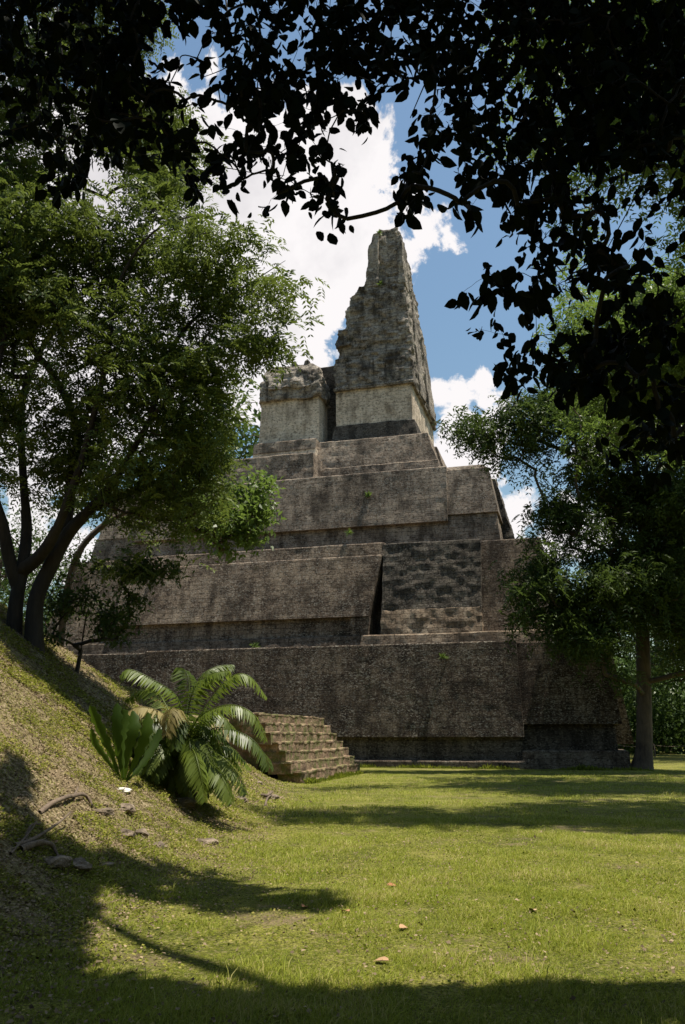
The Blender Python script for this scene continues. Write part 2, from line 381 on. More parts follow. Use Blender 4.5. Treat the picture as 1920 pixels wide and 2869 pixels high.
loft('upper_course', [(12.4, 13.2, 30.9, 3.22, 6), (13.3, 13.2, 30.8, 3.42, 6)], S, .2, .07, parent=t2)
# third tier
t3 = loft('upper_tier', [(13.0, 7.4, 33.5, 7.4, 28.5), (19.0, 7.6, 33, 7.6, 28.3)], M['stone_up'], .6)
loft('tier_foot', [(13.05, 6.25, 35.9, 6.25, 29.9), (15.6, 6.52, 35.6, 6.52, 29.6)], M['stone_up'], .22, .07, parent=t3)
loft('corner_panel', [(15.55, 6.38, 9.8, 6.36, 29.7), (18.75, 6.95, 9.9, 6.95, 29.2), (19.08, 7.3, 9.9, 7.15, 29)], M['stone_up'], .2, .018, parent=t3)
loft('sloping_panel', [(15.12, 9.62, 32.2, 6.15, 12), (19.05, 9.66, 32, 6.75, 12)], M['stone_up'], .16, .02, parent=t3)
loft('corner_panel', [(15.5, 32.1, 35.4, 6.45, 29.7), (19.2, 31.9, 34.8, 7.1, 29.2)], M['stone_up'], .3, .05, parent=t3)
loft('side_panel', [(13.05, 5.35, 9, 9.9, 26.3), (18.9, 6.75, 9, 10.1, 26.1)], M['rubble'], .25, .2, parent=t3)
# top platform
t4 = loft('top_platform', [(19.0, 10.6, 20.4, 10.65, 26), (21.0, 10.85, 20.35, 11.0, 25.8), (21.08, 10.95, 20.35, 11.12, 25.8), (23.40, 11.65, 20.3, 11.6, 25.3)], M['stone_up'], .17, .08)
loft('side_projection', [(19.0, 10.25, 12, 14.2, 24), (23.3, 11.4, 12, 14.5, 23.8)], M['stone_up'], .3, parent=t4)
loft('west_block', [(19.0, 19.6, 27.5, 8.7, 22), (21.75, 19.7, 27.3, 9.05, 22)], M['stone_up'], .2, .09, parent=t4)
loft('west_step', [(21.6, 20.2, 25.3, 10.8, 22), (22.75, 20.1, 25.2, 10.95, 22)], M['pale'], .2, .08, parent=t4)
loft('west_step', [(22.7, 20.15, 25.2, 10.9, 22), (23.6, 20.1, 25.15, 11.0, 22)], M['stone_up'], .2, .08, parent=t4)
# temple room
rm = loft('temple_room', [(24.95, 12.96, 19.05, 12.82, 23.3), (28.1, 13.02, 19.08, 12.9, 23.2)], M['pale'], .2, .05)
loft('room_base', [(23.3, 12.55, 19.4, 12.45, 23.8), (25.05, 12.78, 19.1, 12.72, 23.5)], M['stone_dark'], .18, .10, parent=rm)
loft('cornice', [(28.02, 12.80, 19.22, 12.66, 23.5), (28.28, 12.78, 19.24, 12.62, 23.5)], M['comb'], .15, .06, parent=rm)
# roof comb, one ragged mass
cs = [(28.1, 12.84, 19.18, 12.72, 23.4), (29.2, 12.88, 19.2, 12.80, 23.0), (30.9, 12.94, 19.15, 12.95, 22.0), (31.0, 12.98, 19.05, 13.08, 22.0), (31.7, 13.0, 18.95, 13.1, 21.9),
      (32.6, 13.05, 18.92, 13.1, 21.7), (33.5, 13.12, 18.85, 13.15, 21.6), (33.6, 13.15, 18.35, 13.15, 21.5), (35.4, 13.26, 18.22, 13.2, 21.3), (35.5, 13.28, 18.05, 13.2, 21.2), (36.5, 13.36, 18.0, 13.25, 20.9),
      (36.6, 13.42, 17.55, 13.28, 20.6), (37.2, 13.48, 17.3, 13.3, 20.3), (37.3, 13.5, 17.0, 13.5, 20.2), (38.1, 13.52, 16.8, 13.55, 19.8)]
cb = loft('roof_comb', cs, M['comb'], .12, .16, big=.06, block=.24)
cs2 = [(38.0, 13.52, 16.62, 13.72, 19.7), (39.2, 13.58, 16.5, 13.76, 18.9), (39.3, 13.62, 16.45, 13.76, 18.3), (41.0, 13.72, 16.4, 13.8, 17.8), (41.1, 13.76, 16.2, 13.8, 17.2), (42.2, 13.9, 15.9, 13.9, 16.6), (42.9, 14.0, 15.6, 13.95, 16.2)]
loft('comb_crest', cs2, M['comb'], .12, .17, big=.06, parent=cb, block=.18)
loft('pilaster', [(37.2, 15.65, 16.75, 13.25, 15), (39.0, 15.65, 16.55, 13.32, 15), (41.0, 15.6, 16.45, 13.38, 15), (42.3, 15.55, 16.0, 13.5, 15)], M['comb'], .13, .16, parent=cb)
loft('pilaster', [(37.2, 13.42, 13.95, 13.3, 15), (41.8, 13.72, 14.1, 13.45, 15)], M['comb'], .13, .14, parent=cb)
loft('carved_lump', [(31.9, 17.9, 19.05, 12.85, 15), (33.3, 18.0, 18.95, 12.95, 15), (33.6, 18.2, 18.8, 13.05, 15)], M['comb'], .12, .3, parent=cb, block=.2)
loft('side_pilaster', [(28.2, 12.66, 13.3, 15.0, 17.5), (36.5, 13.2, 13.6, 15.2, 17)], M['comb'], .2, .14, parent=cb)
loft('side_pilaster', [(28.2, 12.62, 13.3, 19.0, 22.8), (35.0, 13.1, 13.6, 18.8, 21)], M['comb'], .2, .14, parent=cb)
# front chamber (left)
fc = loft('front_chamber', [(23.5, 20.15, 25.15, 11.9, 22.5), (27.5, 20.22, 25.05, 12.05, 22.4)], M['pale'], .2, .05)
loft('vaulted_roof', [(27.42, 20.02, 25.22, 11.72, 22.6), (28.3, 20.02, 25.2, 11.75, 22.6), (29.3, 20.15, 25.1, 11.95, 22.4), (30.1, 20.45, 24.9, 12.3, 22), (30.7, 20.9, 24.2, 12.8, 21.5), (31.0, 21.4, 23.4, 13.4, 21)], M['comb'], .15, .3, parent=fc, block=.18)
loft('relief_band', [(28.25, 20.9, 24.3, 11.6, 13), (28.7, 20.9, 24.2, 11.66, 13)], M['comb'], .12, .28, parent=fc, block=.2)
for (u_, w_, z_) in ((22.7, .2, 31.35), (21.6, .22, 31.3)):
    loft('broken_knob', [(30.3, u_-w_, u_+w_, 12.9, 13.8), (z_-.2, u_-w_*.8, u_+w_*.8, 13.0, 13.7), (z_, u_-w_*.4, u_+w_*.4, 13.1, 13.6)], M['comb'], .15, .2, parent=fc)
loft('link_wall', [(23.3, 18.9, 20.5, 14.2, 22), (31.05, 18.9, 20.9, 14.3, 22)], M['stone_dark'], .16, .12, parent=fc)

# ---------------------------------------------------------------- stairs
st_e = empty('stone_staircase', (0, 0, 0)); tag(st_e, 'flight of eight mossy stone steps climbing from lawn to grassy terrace', 'staircase')
An = np.array([-1.286, 31.1]); Af = np.array([1.10, 40.1]); sd = (Af-An)/np.linalg.norm(Af-An); lf = np.array([-sd[1], sd[0]])   # lf points left/up
m = mat('mossy_step_stone'); g = NG(m); tcc = g.new('ShaderNodeTexCoord').outputs['Object']; nrm = g.new('ShaderNodeNewGeometry').outputs['Normal']
base = g.ramp(g.noise(tcc, 3.0, 8, .7), [(.35, (.09, .058, .033)), (.5, (.23, .15, .09)), (.66, (.40, .29, .19))])
gr = g.math('MULTIPLY', g.rng(g.noise(tcc, 2.6, 7, .8), .48, .56), .85)
col = g.mix(gr, base, c4((.10, .115, .02)))
g.put(g.b.inputs['Base Color'], col); g.b.inputs['Roughness'].default_value = .95
g.put(g.b.inputs['Normal'], g.bump(g.noise(tcc, 5., 8, .7), .8, .12)); M['step'] = m
def slab(name, o0, l0, l1, w0, w1, z0, z1, mt, parent, res=.11, amp=.09):
    """block in the staircase frame: along sd from l0 to l1, along lf from w0 to w1"""
    Vs, Fs, off = [], [], 0
    def P(l, w, z): return np.array([*(o0+sd*l+lf*w), z])
    c = [P(l0, w0, z0), P(l1, w0, z0), P(l1, w1, z0), P(l0, w1, z0)]; d = [P(l0, w0, z1), P(l1, w0, z1), P(l1, w1, z1), P(l0, w1, z1)]
    fs = [(c[0], c[1], d[1], d[0]), (c[1], c[2], d[2], d[1]), (c[2], c[3], d[3], d[2]), (c[3], c[0], d[0], d[3]), (d[0], d[1], d[2], d[3]), (c[3], c[2], c[1], c[0])]
    for q in fs:
        nu = max(1, int(np.linalg.norm(q[1]-q[0])/res)); nv = max(1, int(np.linalg.norm(q[3]-q[0])/res))
        A, B = np.meshgrid(np.linspace(0, 1, nu+1), np.linspace(0, 1, nv+1)); A = A.ravel()[:, None]; B = B.ravel()[:, None]
        V = (1-A)*(1-B)*q[0]+A*(1-B)*q[1]+A*B*q[2]+(1-A)*B*q[3]
        i = (np.arange(nv)[:, None]*(nu+1)+np.arange(nu)[None]).ravel()
        Vs.append(V); Fs.append(np.stack([i, i+1, i+nu+2, i+nu+1], 1)+off); off += len(V)
    V = np.concatenate(Vs); V = V+np.stack([fbm(V, 2.2), fbm(V+9, 2.2), fbm(V+19, 2.2)], 1)*amp
    return npmesh(name, V, np.concatenate(Fs), mt, parent)
RUN, RISE = .275, .345
for k in range(8):
    w0 = k*RUN; z1 = .06+k*RISE
    body = slab('step', An, -.0+.12*math.sin(k*2.1), 9.3-.05*k, w0, w0+RUN+.6, z1-RISE-.1, z1-.05, M['step'], st_e)
    slab('tread_edge', An, -.06+.12*math.sin(k*2.1), 9.32-.05*k, w0-.012, w0+RUN+.1, z1-.06, z1, M['step'], body, amp=.10)
slab('terrace_retaining_wall', An, .35, 8.8, 2.0, 3.2, -.2, 2.40, M['step'], st_e, .2)

# ---------------------------------------------------------------- leaves and trees
def unit(v): return v/np.maximum(np.linalg.norm(v, axis=-1, keepdims=True), 1e-9)
def leaves(P, Dn, Nr, Ln, Wd, shape='kite', droop=.15):
    """P base, Dn direction, Nr approx normal -> verts, faces (quads)"""
    n = len(P); Dn = unit(Dn); S_ = unit(np.cross(Dn, Nr)); Nn = np.cross(S_, Dn)
    L_ = Ln[:, None]; W_ = Wd[:, None]
    if shape == 'kite':
        V = np.stack([P, P+Dn*L_*.42+S_*W_*.5+Nn*L_*.05, P+Dn*L_-Nn*L_*droop, P+Dn*L_*.42-S_*W_*.5+Nn*L_*.05], 1).reshape(-1, 3)
        Fc = np.arange(n*4).reshape(-1, 4); return V, Fc, 4
    # ovate leaf with midrib, 3 quads per half
    ts = [0, .12, .38, .68, .88, 1.0]; ws = [0, .32, .54, .44, .18, 0]
    vs = []
    for t, w in zip(ts, ws):
        c = P+Dn*L_*t-Nn*L_*droop*t*t
        up = Nn*(W_*w*.25)
        if w == 0: vs.append(c)
        else: vs += [c+S_*W_*w+up, c, c-S_*W_*w+up]
    V = np.stack(vs, 1)   # 14 verts: 0 | 1,2,3 | 4,5,6 | 7,8,9 | 10,11,12 | 13
    k = V.shape[1]
    q = np.array([[0, 1, 2, 2], [1, 4, 5, 2], [4, 7, 8, 5], [7, 10, 11, 8], [10, 13, 11, 11], [0, 2, 3, 3], [2, 5, 6, 3], [5, 8, 9, 6], [8, 11, 12, 9], [11, 13, 12, 12]])
    tri = np.array([[0, 1, 2], [1, 4, 5], [1, 5, 2], [4, 7, 8], [4, 8, 5], [7, 10, 11], [7, 11, 8], [10, 13, 11], [0, 2, 3], [2, 5, 6], [2, 6, 3], [5, 8, 9], [5, 9, 6], [8, 11, 12], [8, 12, 9], [11, 13, 12]])
    Fc = (np.arange(n)[:, None, None]*k+tri[None]).reshape(-1, 3)
    return V.reshape(-1, 3), Fc, k
def rdir(n, r=rng):
    v = r.normal(size=(n, 3)); return unit(v)
def pinnate(Cn, Ax, slen, nl, ll, lw, droop=.5, r=rng):
    """compound leaves: sprays at Cn along Ax; each nl pairs of leaflets"""
    n = len(Cn); Ax = unit(Ax); up = np.array([0, 0, 1.0])[None]+r.normal(size=(n, 3))*.45
    Sd = unit(np.cross(Ax, up)); Nn = np.cross(Sd, Ax)
    P, Dr, Nr, Ln, Vr = [], [], [], [], []
    vr = r.random(n)
    for i in range(nl):
        t = (i+.6)/nl
        base = Cn+Ax*(slen*t)[:, None]-np.array([0, 0, 1.0])*(slen*droop*t*t)[:, None]
        for sgn in (-1, 1):
            P.append(base); Dr.append(Sd*sgn*.85+Ax*.55-np.array([0, 0, .25])+r.normal(size=(n, 3))*.14); Nr.append(Nn+r.normal(size=(n, 3))*.25)
            Ln.append(ll*(1.05-.5*abs(t-.45))*(.8+.4*r.random(n))); Vr.append(np.clip(vr+r.normal(size=n)*.1, 0, 1))
    P = np.concatenate(P); Ln = np.concatenate(Ln)
    V, Fc, k = leaves(P, np.concatenate(Dr), np.concatenate(Nr), Ln, Ln*(lw/ll))
    return V, Fc, np.repeat(np.concatenate(Vr), k)

def tube(P, R, n=7):
    """tapered tube along points"""
    P = np.asarray(P, float); k = len(P); R = np.asarray(R, float)
    T = unit(np.gradient(P, axis=0)); ref = np.array([.3, .2, .93]); 
    A = unit(np.cross(T, ref+0*T)); B = np.cross(T, A)
    an = np.linspace(0, 2*PI, n, endpoint=False)
    V = P[:, None]+R[:, None, None]*(A[:, None]*np.cos(an)[None, :, None]+B[:, None]*np.sin(an)[None, :, None])
    V = V.reshape(-1, 3)
    i = (np.arange(k-1)[:, None]*n+np.arange(n)[None]).ravel(); j = (np.arange(k-1)[:, None]*n+(np.arange(n)+1)[None] % n).ravel()
    return V, np.stack([i, j, j+n, i+n], 1)
def smooth_line(pts, n=6):
    P = np.asarray(pts, float); out = []
    m_ = len(P)
    for i in range(m_-1):
        p0, p1, p2, p3 = P[max(i-1, 0)], P[i], P[i+1], P[min(i+2, m_-1)]
        for t in np.linspace(0, 1, n, endpoint=False):
            out.append(.5*((2*p1)+(-p0+p2)*t+(2*p0-5*p1+4*p2-p3)*t*t+(-p0+3*p1-3*p2+p3)*t**3))
    out.append(P[-1]); return np.array(out)
def join(parts):
    V, Fc, off = [], [], 0
    for v, f in parts: V.append(v); Fc.append(f+off); off += len(v)
    return np.concatenate(V), np.concatenate(Fc)

GAP = .62
def blob_points(blobs, n, r):
    vols = np.array([b[1][0]*b[1][1]*b[1][2]*(b[2] if len(b) > 2 else 1) for b in blobs], float); vols **= .85
    ch = r.choice(len(blobs), size=n, p=vols/vols.sum()); d = rdir(n, r)
    rad = r.random(n)**(1/2.4)
    c = np.array([b[0] for b in blobs])[ch]; e = np.array([b[1] for b in blobs])[ch]; P = c+d*e*rad[:, None]
    k = fbm(P+r.random()*50, GAP, 2) > -.12
    return P[k], d[k]
def make_tree(name, label, cat, base, limbs, blobs, ncl, leaf, mleaf, mbark, group=None, seed=1, tip=.012, power=.46, trunk_name='trunk', crown_name='crown', thin=None, clus=None, seg=5, wig=.10):
    r = np.random.default_rng(seed)
    root = empty(name, tuple(base)); tag(root, label, cat, group)
    b0 = np.asarray(base, float)
    nodes, par, gr = [], [], []
    for lb in limbs:
        P = smooth_line(lb['p'], 5); rr = np.interp(np.linspace(0, 1, len(P)), np.linspace(0, 1, len(lb['r'])), lb['r'])
        pi = -1
        if nodes and not lb.get('root'):
            A = np.array(nodes); pi = int(np.argmin(((A-P[0])**2).sum(1)))
        for q in range(len(P)):
            if pi >= 0 and q == 0 and np.linalg.norm(np.array(nodes[pi])-P[0]) < .02: continue
            nodes.append(P[q]); par.append(pi); gr.append(rr[q]); pi = len(nodes)-1
    if clus is None: cl_, _ = blob_points(blobs, ncl, r)
    else: cl_ = clus
    ctr = np.array(nodes[0]); order = np.argsort(((cl_-ctr)**2).sum(1))
    buf = np.zeros((len(nodes)+len(cl_)*seg+5, 3)); buf[:len(nodes)] = nodes; cnt = len(nodes)
    ends = []
    for o_ in order:
        t = cl_[o_]; A = buf[:cnt]; d2 = ((A-t)**2).sum(1); pen = np.where(A[:, 2] > t[2]+.2, 1.5, 1.0)
        j = int(np.argmin(d2*pen)); a = A[j].copy(); dist = math.sqrt(d2[j]); pi = j
        mid_off = r.normal(size=3)*wig*dist+np.array([0, 0, .07*dist])
        for q in range(1, seg+1):
            f = q/seg; p = a*(1-f)+t*f+mid_off*4*f*(1-f)+r.normal(size=3)*.012*dist
            buf[cnt] = p; par.append(pi); gr.append(0); pi = cnt; cnt += 1
        ends.append(pi)
    nn = cnt; w = np.zeros(nn)
    for e in ends: w[e] += 1
    for i in range(nn-1, -1, -1):
        if par[i] >= 0: w[par[i]] += w[i]
    rad = np.maximum(tip*np.maximum(w, 1)**power, np.array(gr)); par = np.array(par)
    # edges as frusta
    e = np.where(par >= 0)[0]; A = buf[par[e]]; B = buf[e]
    ra = np.minimum(rad[par[e]], rad[e]*1.35); rb = rad[e]
    T = unit(B-A); ref = np.where(np.abs(T[:, 2:3]) > .9, np.array([[1.0, 0, 0]]), np.array([[0, 0, 1.0]]))
    X = unit(np.cross(T, ref)); Y = np.cross(T, X); ns = 6
    big = rb > .12
    parts = []
    for mk_, ns in ((big, 10), (~big, 5)):
        if not mk_.any(): continue
        an = np.linspace(0, 2*PI, ns, endpoint=False); ca, sa = np.cos(an)[None, :, None], np.sin(an)[None, :, None]
        ringA = (A[mk_]-T[mk_]*ra[mk_][:, None]*.25)[:, None]+ra[mk_][:, None, None]*(X[mk_][:, None]*ca+Y[mk_][:, None]*sa)
        ringB = (B[mk_]+T[mk_]*rb[mk_][:, None]*.25)[:, None]+rb[mk_][:, None, None]*(X[mk_][:, None]*ca+Y[mk_][:, None]*sa)
        V = np.concatenate([ringA, ringB], 1).reshape(-1, 3); n_ = int(mk_.sum())
        i = np.arange(ns); q = np.stack([i, (i+1) % ns, (i+1) % ns+ns, i+ns], 1)
        parts.append((V, (np.arange(n_)[:, None, None]*2*ns+q[None]).reshape(-1, 4)))
    V, Fc = join(parts)
    npmesh(trunk_name, V-b0, Fc, mbark, root, smooth=True)
    Cn = cl_
    V, Fc, vr = leaf(Cn, r)
    npmesh(crown_name, V-b0, Fc, mleaf, root, var=vr)
    return root
def pinnate_leaf(per, rho, slen, nl, ll, lw, droop=.5, hang=.1):
    def f(Cn, r):
        n = len(Cn); c = np.repeat(Cn, per, 0)+r.normal(size=(n*per, 3))*np.array([rho, rho, rho*.6])*.6
        ax = rdir(n*per, r)+np.array([0, 0, .12-hang]); ax[:, 2] *= .6
        return pinnate(c, ax, slen*(.7+.6*r.random(n*per)), nl, ll, lw, droop, r)
    return f
def simple_leaf(per, rho, ll, lw, hang=.3, shape='kite', flat=.6):
    def f(Cn, r):
        n = len(Cn)*per; c = np.repeat(Cn, per, 0)+r.normal(size=(n, 3))*np.array([rho, rho, rho*flat])*.6
        d = rdir(n, r)-np.array([0, 0, hang]); nr = rdir(n, r)*.8+np.array([0, 0, .9])
        Ln = ll*(.65+.7*r.random(n)); V, Fc, k = leaves(c, d, nr, Ln, Ln*(lw/ll), shape)
        return V, Fc, np.repeat(np.clip(np.repeat(r.random(len(Cn)), per)*.6+r.random(n)*.4, 0, 1), k)
    return f
def pb(px, py, Y, rx, ry, rd, wgt=1.0):
    """crown lobe centred on a sight line at distance Y, radii in source pixels and metres"""
    c = at(px, py, Y); dist = np.linalg.norm(c-np.array([0, 0, EYE])); k = dist/F*.93
    return (c, (rx*k, rd, ry*k), wgt)

# -- big feathery tree on the mound
tb = hit(75, 1790); tb = np.array([tb[0], tb[1], tb[2]-.1])
YT = tb[1]
a_ = lambda x, y, dy=0: at(x, y, YT+dy)
limbs = [dict(p=[tb+np.array([-.32, .1, -.3]), a_(45, 1690), a_(62, 1600), a_(75, 1480, .2), a_(65, 1350, .4), a_(60, 1150, .6), a_(95, 1020, .8), a_(190, 840, .8), a_(225, 640, 1), a_(240, 480, 1)], r=[.21, .16, .14, .11, .09, .07, .05, .03]),
         dict(p=[a_(50, 1640), a_(25, 1560, -.2), a_(8, 1470, -.4), a_(-25, 1350, -.6), a_(-30, 1150, -.8), a_(0, 1000, -.6), a_(40, 820, -.5)], r=[.17, .15, .12, .10, .08, .05]),
         dict(root=1, p=[tb+np.array([.22, .0, -.3]), a_(100, 1690), a_(140, 1590), a_(195, 1490), a_(260, 1420), a_(330, 1330, -.4), a_(420, 1180, -1), a_(520, 1050, -1.5), a_(600, 900, -2)], r=[.24, .19, .18, .16, .13, .10, .07, .04, .01]),
         dict(p=[a_(150, 1570), a_(185, 1470, .3), a_(200, 1350, .5), a_(215, 1200, .5), a_(150, 1050, .5), a_(85, 960), a_(130, 860)], r=[.17, .14, .12, .10, .08, .02]),
         dict(p=[a_(60, 1600), a_(110, 1560, -.3), a_(150, 1500, -.6), a_(190, 1400, -.8), a_(240, 1250, -1), a_(300, 1000, -1.2), a_(330, 800, -1.5), a_(430, 650, -2), a_(560, 600, -2.3)], r=[.19, .15, .12, .10, .08, .05, .03, .008]),
         dict(p=[a_(260, 1420), a_(360, 1380, .5), a_(470, 1340, 1), a_(560, 1290, 1.3)], r=[.16, .11, .07, .04]),
         dict(p=[a_(420, 1180, -1), a_(470, 1000, -.8), a_(560, 880, -.8), a_(690, 800, -1), a_(800, 730, -1)], r=[.09, .07, .04, .02, .006])]
lt = [pb(110, 230, YT, 150, 170, 2), pb(60, 480, YT, 110, 110, 2, .6), pb(330, 400, YT+1, 200, 150, 2.2), pb(130, 720, YT, 190, 150, 2.4), pb(380, 700, YT-1, 200, 160, 2.4),
      pb(580, 690, YT-2, 150, 95, 1.8), pb(745, 720, YT-2, 100, 90, 1.4), pb(770, 830, YT-2, 70, 70, 1.2, .8), pb(710, 960, YT-2, 75, 80, 1.2, .7), pb(600, 850, YT-1, 120, 110, 1.8),
      pb(130, 950, YT, 190, 150, 2.5), pb(380, 950, YT-1, 220, 160, 2.6), pb(590, 1050, YT-1, 110, 130, 1.6), pb(200, 1190, YT, 220, 120, 2.6), pb(470, 1200, YT, 190, 130, 2.6),
      pb(430, 1390, YT, 190, 100, 2.2), pb(130, 1330, YT+1, 150, 80, 2), pb(560, 1290, YT, 110, 90, 1.8), pb(470, 420, YT+1, 110, 120, 1.8), pb(-120, 800, YT, 180, 700, 3, .8), pb(350, 1560, YT, 170, 45, 1.5, .5),
      pb(190, -60, YT, 260, 130, 3, .8), pb(480, 550, YT, 110, 80, 1.8), pb(20, 1130, YT, 130, 90, 1.8), pb(-30, 1330, YT, 110, 60, 1.5), pb(60, 850, YT, 140, 110, 2)]
make_tree('feathery_tree', 'tall many-stemmed tree with feathery leaves on the crest of the grassy mound at left', 'tree', tb, limbs, lt, 2100,
          pinnate_leaf(14, .50, .36, 5, .15, .056), M['leaf_left'], M['bark_dark'], seed=11, tip=.0045, power=.49)
# broad-leaved bright one in front
bb = np.array([*at(170, 1770, 25)[:2], 0]); bb[2] = h1(bb[0], bb[1])-.1
a2 = lambda x, y, Y=25: at(x, y, Y)
make_tree('broadleaf_tree', 'bright green broad-leaved tree leaning before the pyramid tiers, beside the feathery tree', 'tree', bb,
          [dict(p=[bb, a2(200, 1600), a2(280, 1480), a2(400, 1420), a2(520, 1420), a2(620, 1420)], r=[.13, .11, .10, .07, .05, .03])],
          [pb(700, 1370, 24, 65, 70, .9), pb(650, 1480, 24, 105, 95, 1.2), pb(560, 1440, 24.5, 100, 80, 1.2), pb(610, 1550, 24.5, 60, 50, .8, .6), pb(740, 1440, 24, 40, 70, .6)], 190,
          simple_leaf(30, .36, .20, .09, .1), M['leaf_bright'], M['bark'], seed=5, tip=.008)
# dark saplings in front of the left end
sb = hit(215, 1880); sb[2] -= .1
make_tree('dark_sapling', 'shaded sapling with dark leaf clusters behind the mound crest at left', 'tree', sb,
          [dict(p=[sb, at(230, 1800, sb[1]+.2), at(250, 1700, sb[1]+.3), at(300, 1640, sb[1]+.3)], r=[.018, .015, .012, .008])],
          [pb(240, 1690, sb[1], 100, 60, .8), pb(340, 1690, sb[1], 55, 40, .6), pb(190, 1800, sb[1], 70, 60, .7), pb(170, 1870, sb[1], 60, 40, .5), pb(300, 1610, sb[1], 150, 35, .7, .7), pb(430, 1600, sb[1]-.3, 90, 28, .5, .7), pb(300, 1760, sb[1], 80, 50, .6)], 330,
          simple_leaf(24, .3, .15, .06, .2), M['leaf_right'], M['bark_dark'], seed=6, tip=.006)

# -- tall spreading tree beside the pyramid corner
rb_ = np.array([15.0, 43.2, -.1])
a3 = lambda x, y, dy=0: at(x, y, 43.2+dy)
limbs = [dict(p=[rb_, a3(1805, 2100), a3(1805, 1950), a3(1800, 1700), a3(1805, 1500), a3(1790, 1400), a3(1785, 1250), a3(1830, 1080)], r=[.62, .41, .37, .34, .30, .25, .18, .1]),
         dict(p=[a3(1790, 1400), a3(1730, 1340, -.6), a3(1640, 1290, -1.2), a3(1500, 1230, -2), a3(1380, 1190, -2.4)], r=[.22, .18, .13, .09, .05]),
         dict(p=[a3(1785, 1300), a3(1700, 1190, -1), a3(1620, 1110, -1.4), a3(1540, 1090, -1.6)], r=[.16, .12, .09, .05]),
         dict(p=[a3(1800, 1650), a3(1720, 1560, -1.5), a3(1620, 1500, -2.5), a3(1520, 1480, -3)], r=[.16, .12, .08, .04]),
         dict(p=[a3(1800, 1700), a3(1700, 1690, -2.5), a3(1560, 1700, -4)], r=[.14, .1, .05]),
         dict(p=[a3(1805, 1550), a3(1880, 1400, 1), a3(1960, 1300, 1.5)], r=[.16, .12, .06])]
rt = [pb(1345, 1200, 40.5, 90, 50, 1.5, .9), pb(1360, 1265, 40.5, 75, 35, 1.2, .6), pb(1480, 1180, 40.5, 120, 70, 2), pb(1640, 1150, 41, 150, 110, 2.6), pb(1800, 1180, 42, 160, 150, 3.5), pb(1900, 1100, 43, 130, 200, 4),
      pb(1490, 1270, 41, 80, 45, 1.6, .5), pb(1600, 1310, 41, 110, 70, 2.2, .8), pb(1760, 1380, 42, 150, 110, 3), pb(1560, 1430, 40.5, 95, 45, 1.8), pb(1640, 1500, 40.5, 120, 90, 2.6), pb(1530, 1570, 40, 110, 70, 2),
      pb(1600, 1640, 40, 150, 80, 2.6), pb(1480, 1700, 39.5, 80, 65, 1.8), pb(1640, 1760, 40, 130, 90, 2.6), pb(1780, 1620, 41, 130, 150, 3), pb(1900, 1500, 42, 120, 300, 4), pb(1730, 1860, 40.5, 60, 60, 1.8, .5), pb(1900, 1800, 42, 80, 90, 3, .5)]
make_tree('spreading_tree', 'tall spreading tree with a straight pale trunk by the right corner of the pyramid', 'tree', rb_, limbs, rt, 1500,
          pinnate_leaf(15, .75, .55, 4, .28, .095, .9, .3), M['leaf_right'], M['bark'], seed=21, tip=.011, power=.5)

# -- sunlit trees behind at the right edge and left gap, copies of two kinds
def forest_tree(name, label, base, h, rcr, seed, group, mleaf, ncl=260, per=26, ll=.34, blobs=None):
    r = np.random.default_rng(seed); b = np.array(base, float)
    if blobs is None:
        blobs = []
        for q in range(9):
            an = r.random()*2*PI; rr = rcr*(.25+.5*r.random()); z = h*(.38+.52*r.random())
            blobs.append((b+np.array([math.cos(an)*rr, math.sin(an)*rr, z]), (rcr*.5, rcr*.5, h*.15), 1))
        blobs.append((b+np.array([0, 0, h*.8]), (rcr*.55, rcr*.55, h*.2), 1))
    top = b+np.array([r.normal()*.5, r.normal()*.5, h*.7])
    return make_tree(name, label, 'tree', b, [dict(p=[b+np.array([0, 0, -.3]), b+np.array([.2, .1, h*.3]), top], r=[h*.022, h*.016, h*.008])], blobs, ncl,
                     simple_leaf(per, rcr*.26, ll, ll*.45, .2), mleaf, M['bark'], group, seed, tip=.02)
# ---------------------------------------------------------------- overhanging tree (branches over the camera)
OCC = ["967897875768888869999999",
       "857793147657877769989989",
       "677893326758876787899989",
       "655788349978454768469999",
       "545895435564744688889989",
       "145651847564103577889998",
       "038110543455038267884323",
       "000000000305045044683431",
       "000000000000000001477340",
       "000000000000000002358741",
       "000000000000000047643653",
       "000000000000000013123677",
       "000000000000000003568986",
       "000000000000000005568864",
       "000000000000000000002367",
       "000000000000000000000268",
       "000000000000000000000133"]
r = np.random.default_rng(77)
tips = []
for j, row in enumerate(OCC):
    for i, ch in enumerate(row):
        d = int(ch)
        n = (d/9)**(2.6 if i < 5 else 2.3)*(12.0 if i < 16 else 10.0 if j < 7 or i < 21 else 8.0)+d*.10
        n = int(n)+(r.random() < n-int(n))
        for _ in range(n):
            px = (i+r.random())*80; py = (j+r.random())*80
            t = j/8.0
            Y = 4.4+1.5*r.random()+(.6 if j < 5 else .3)*r.random()**2
            if 955 < px < 1115 and py > 370: continue
            tips.append(at(px, py-32, Y))
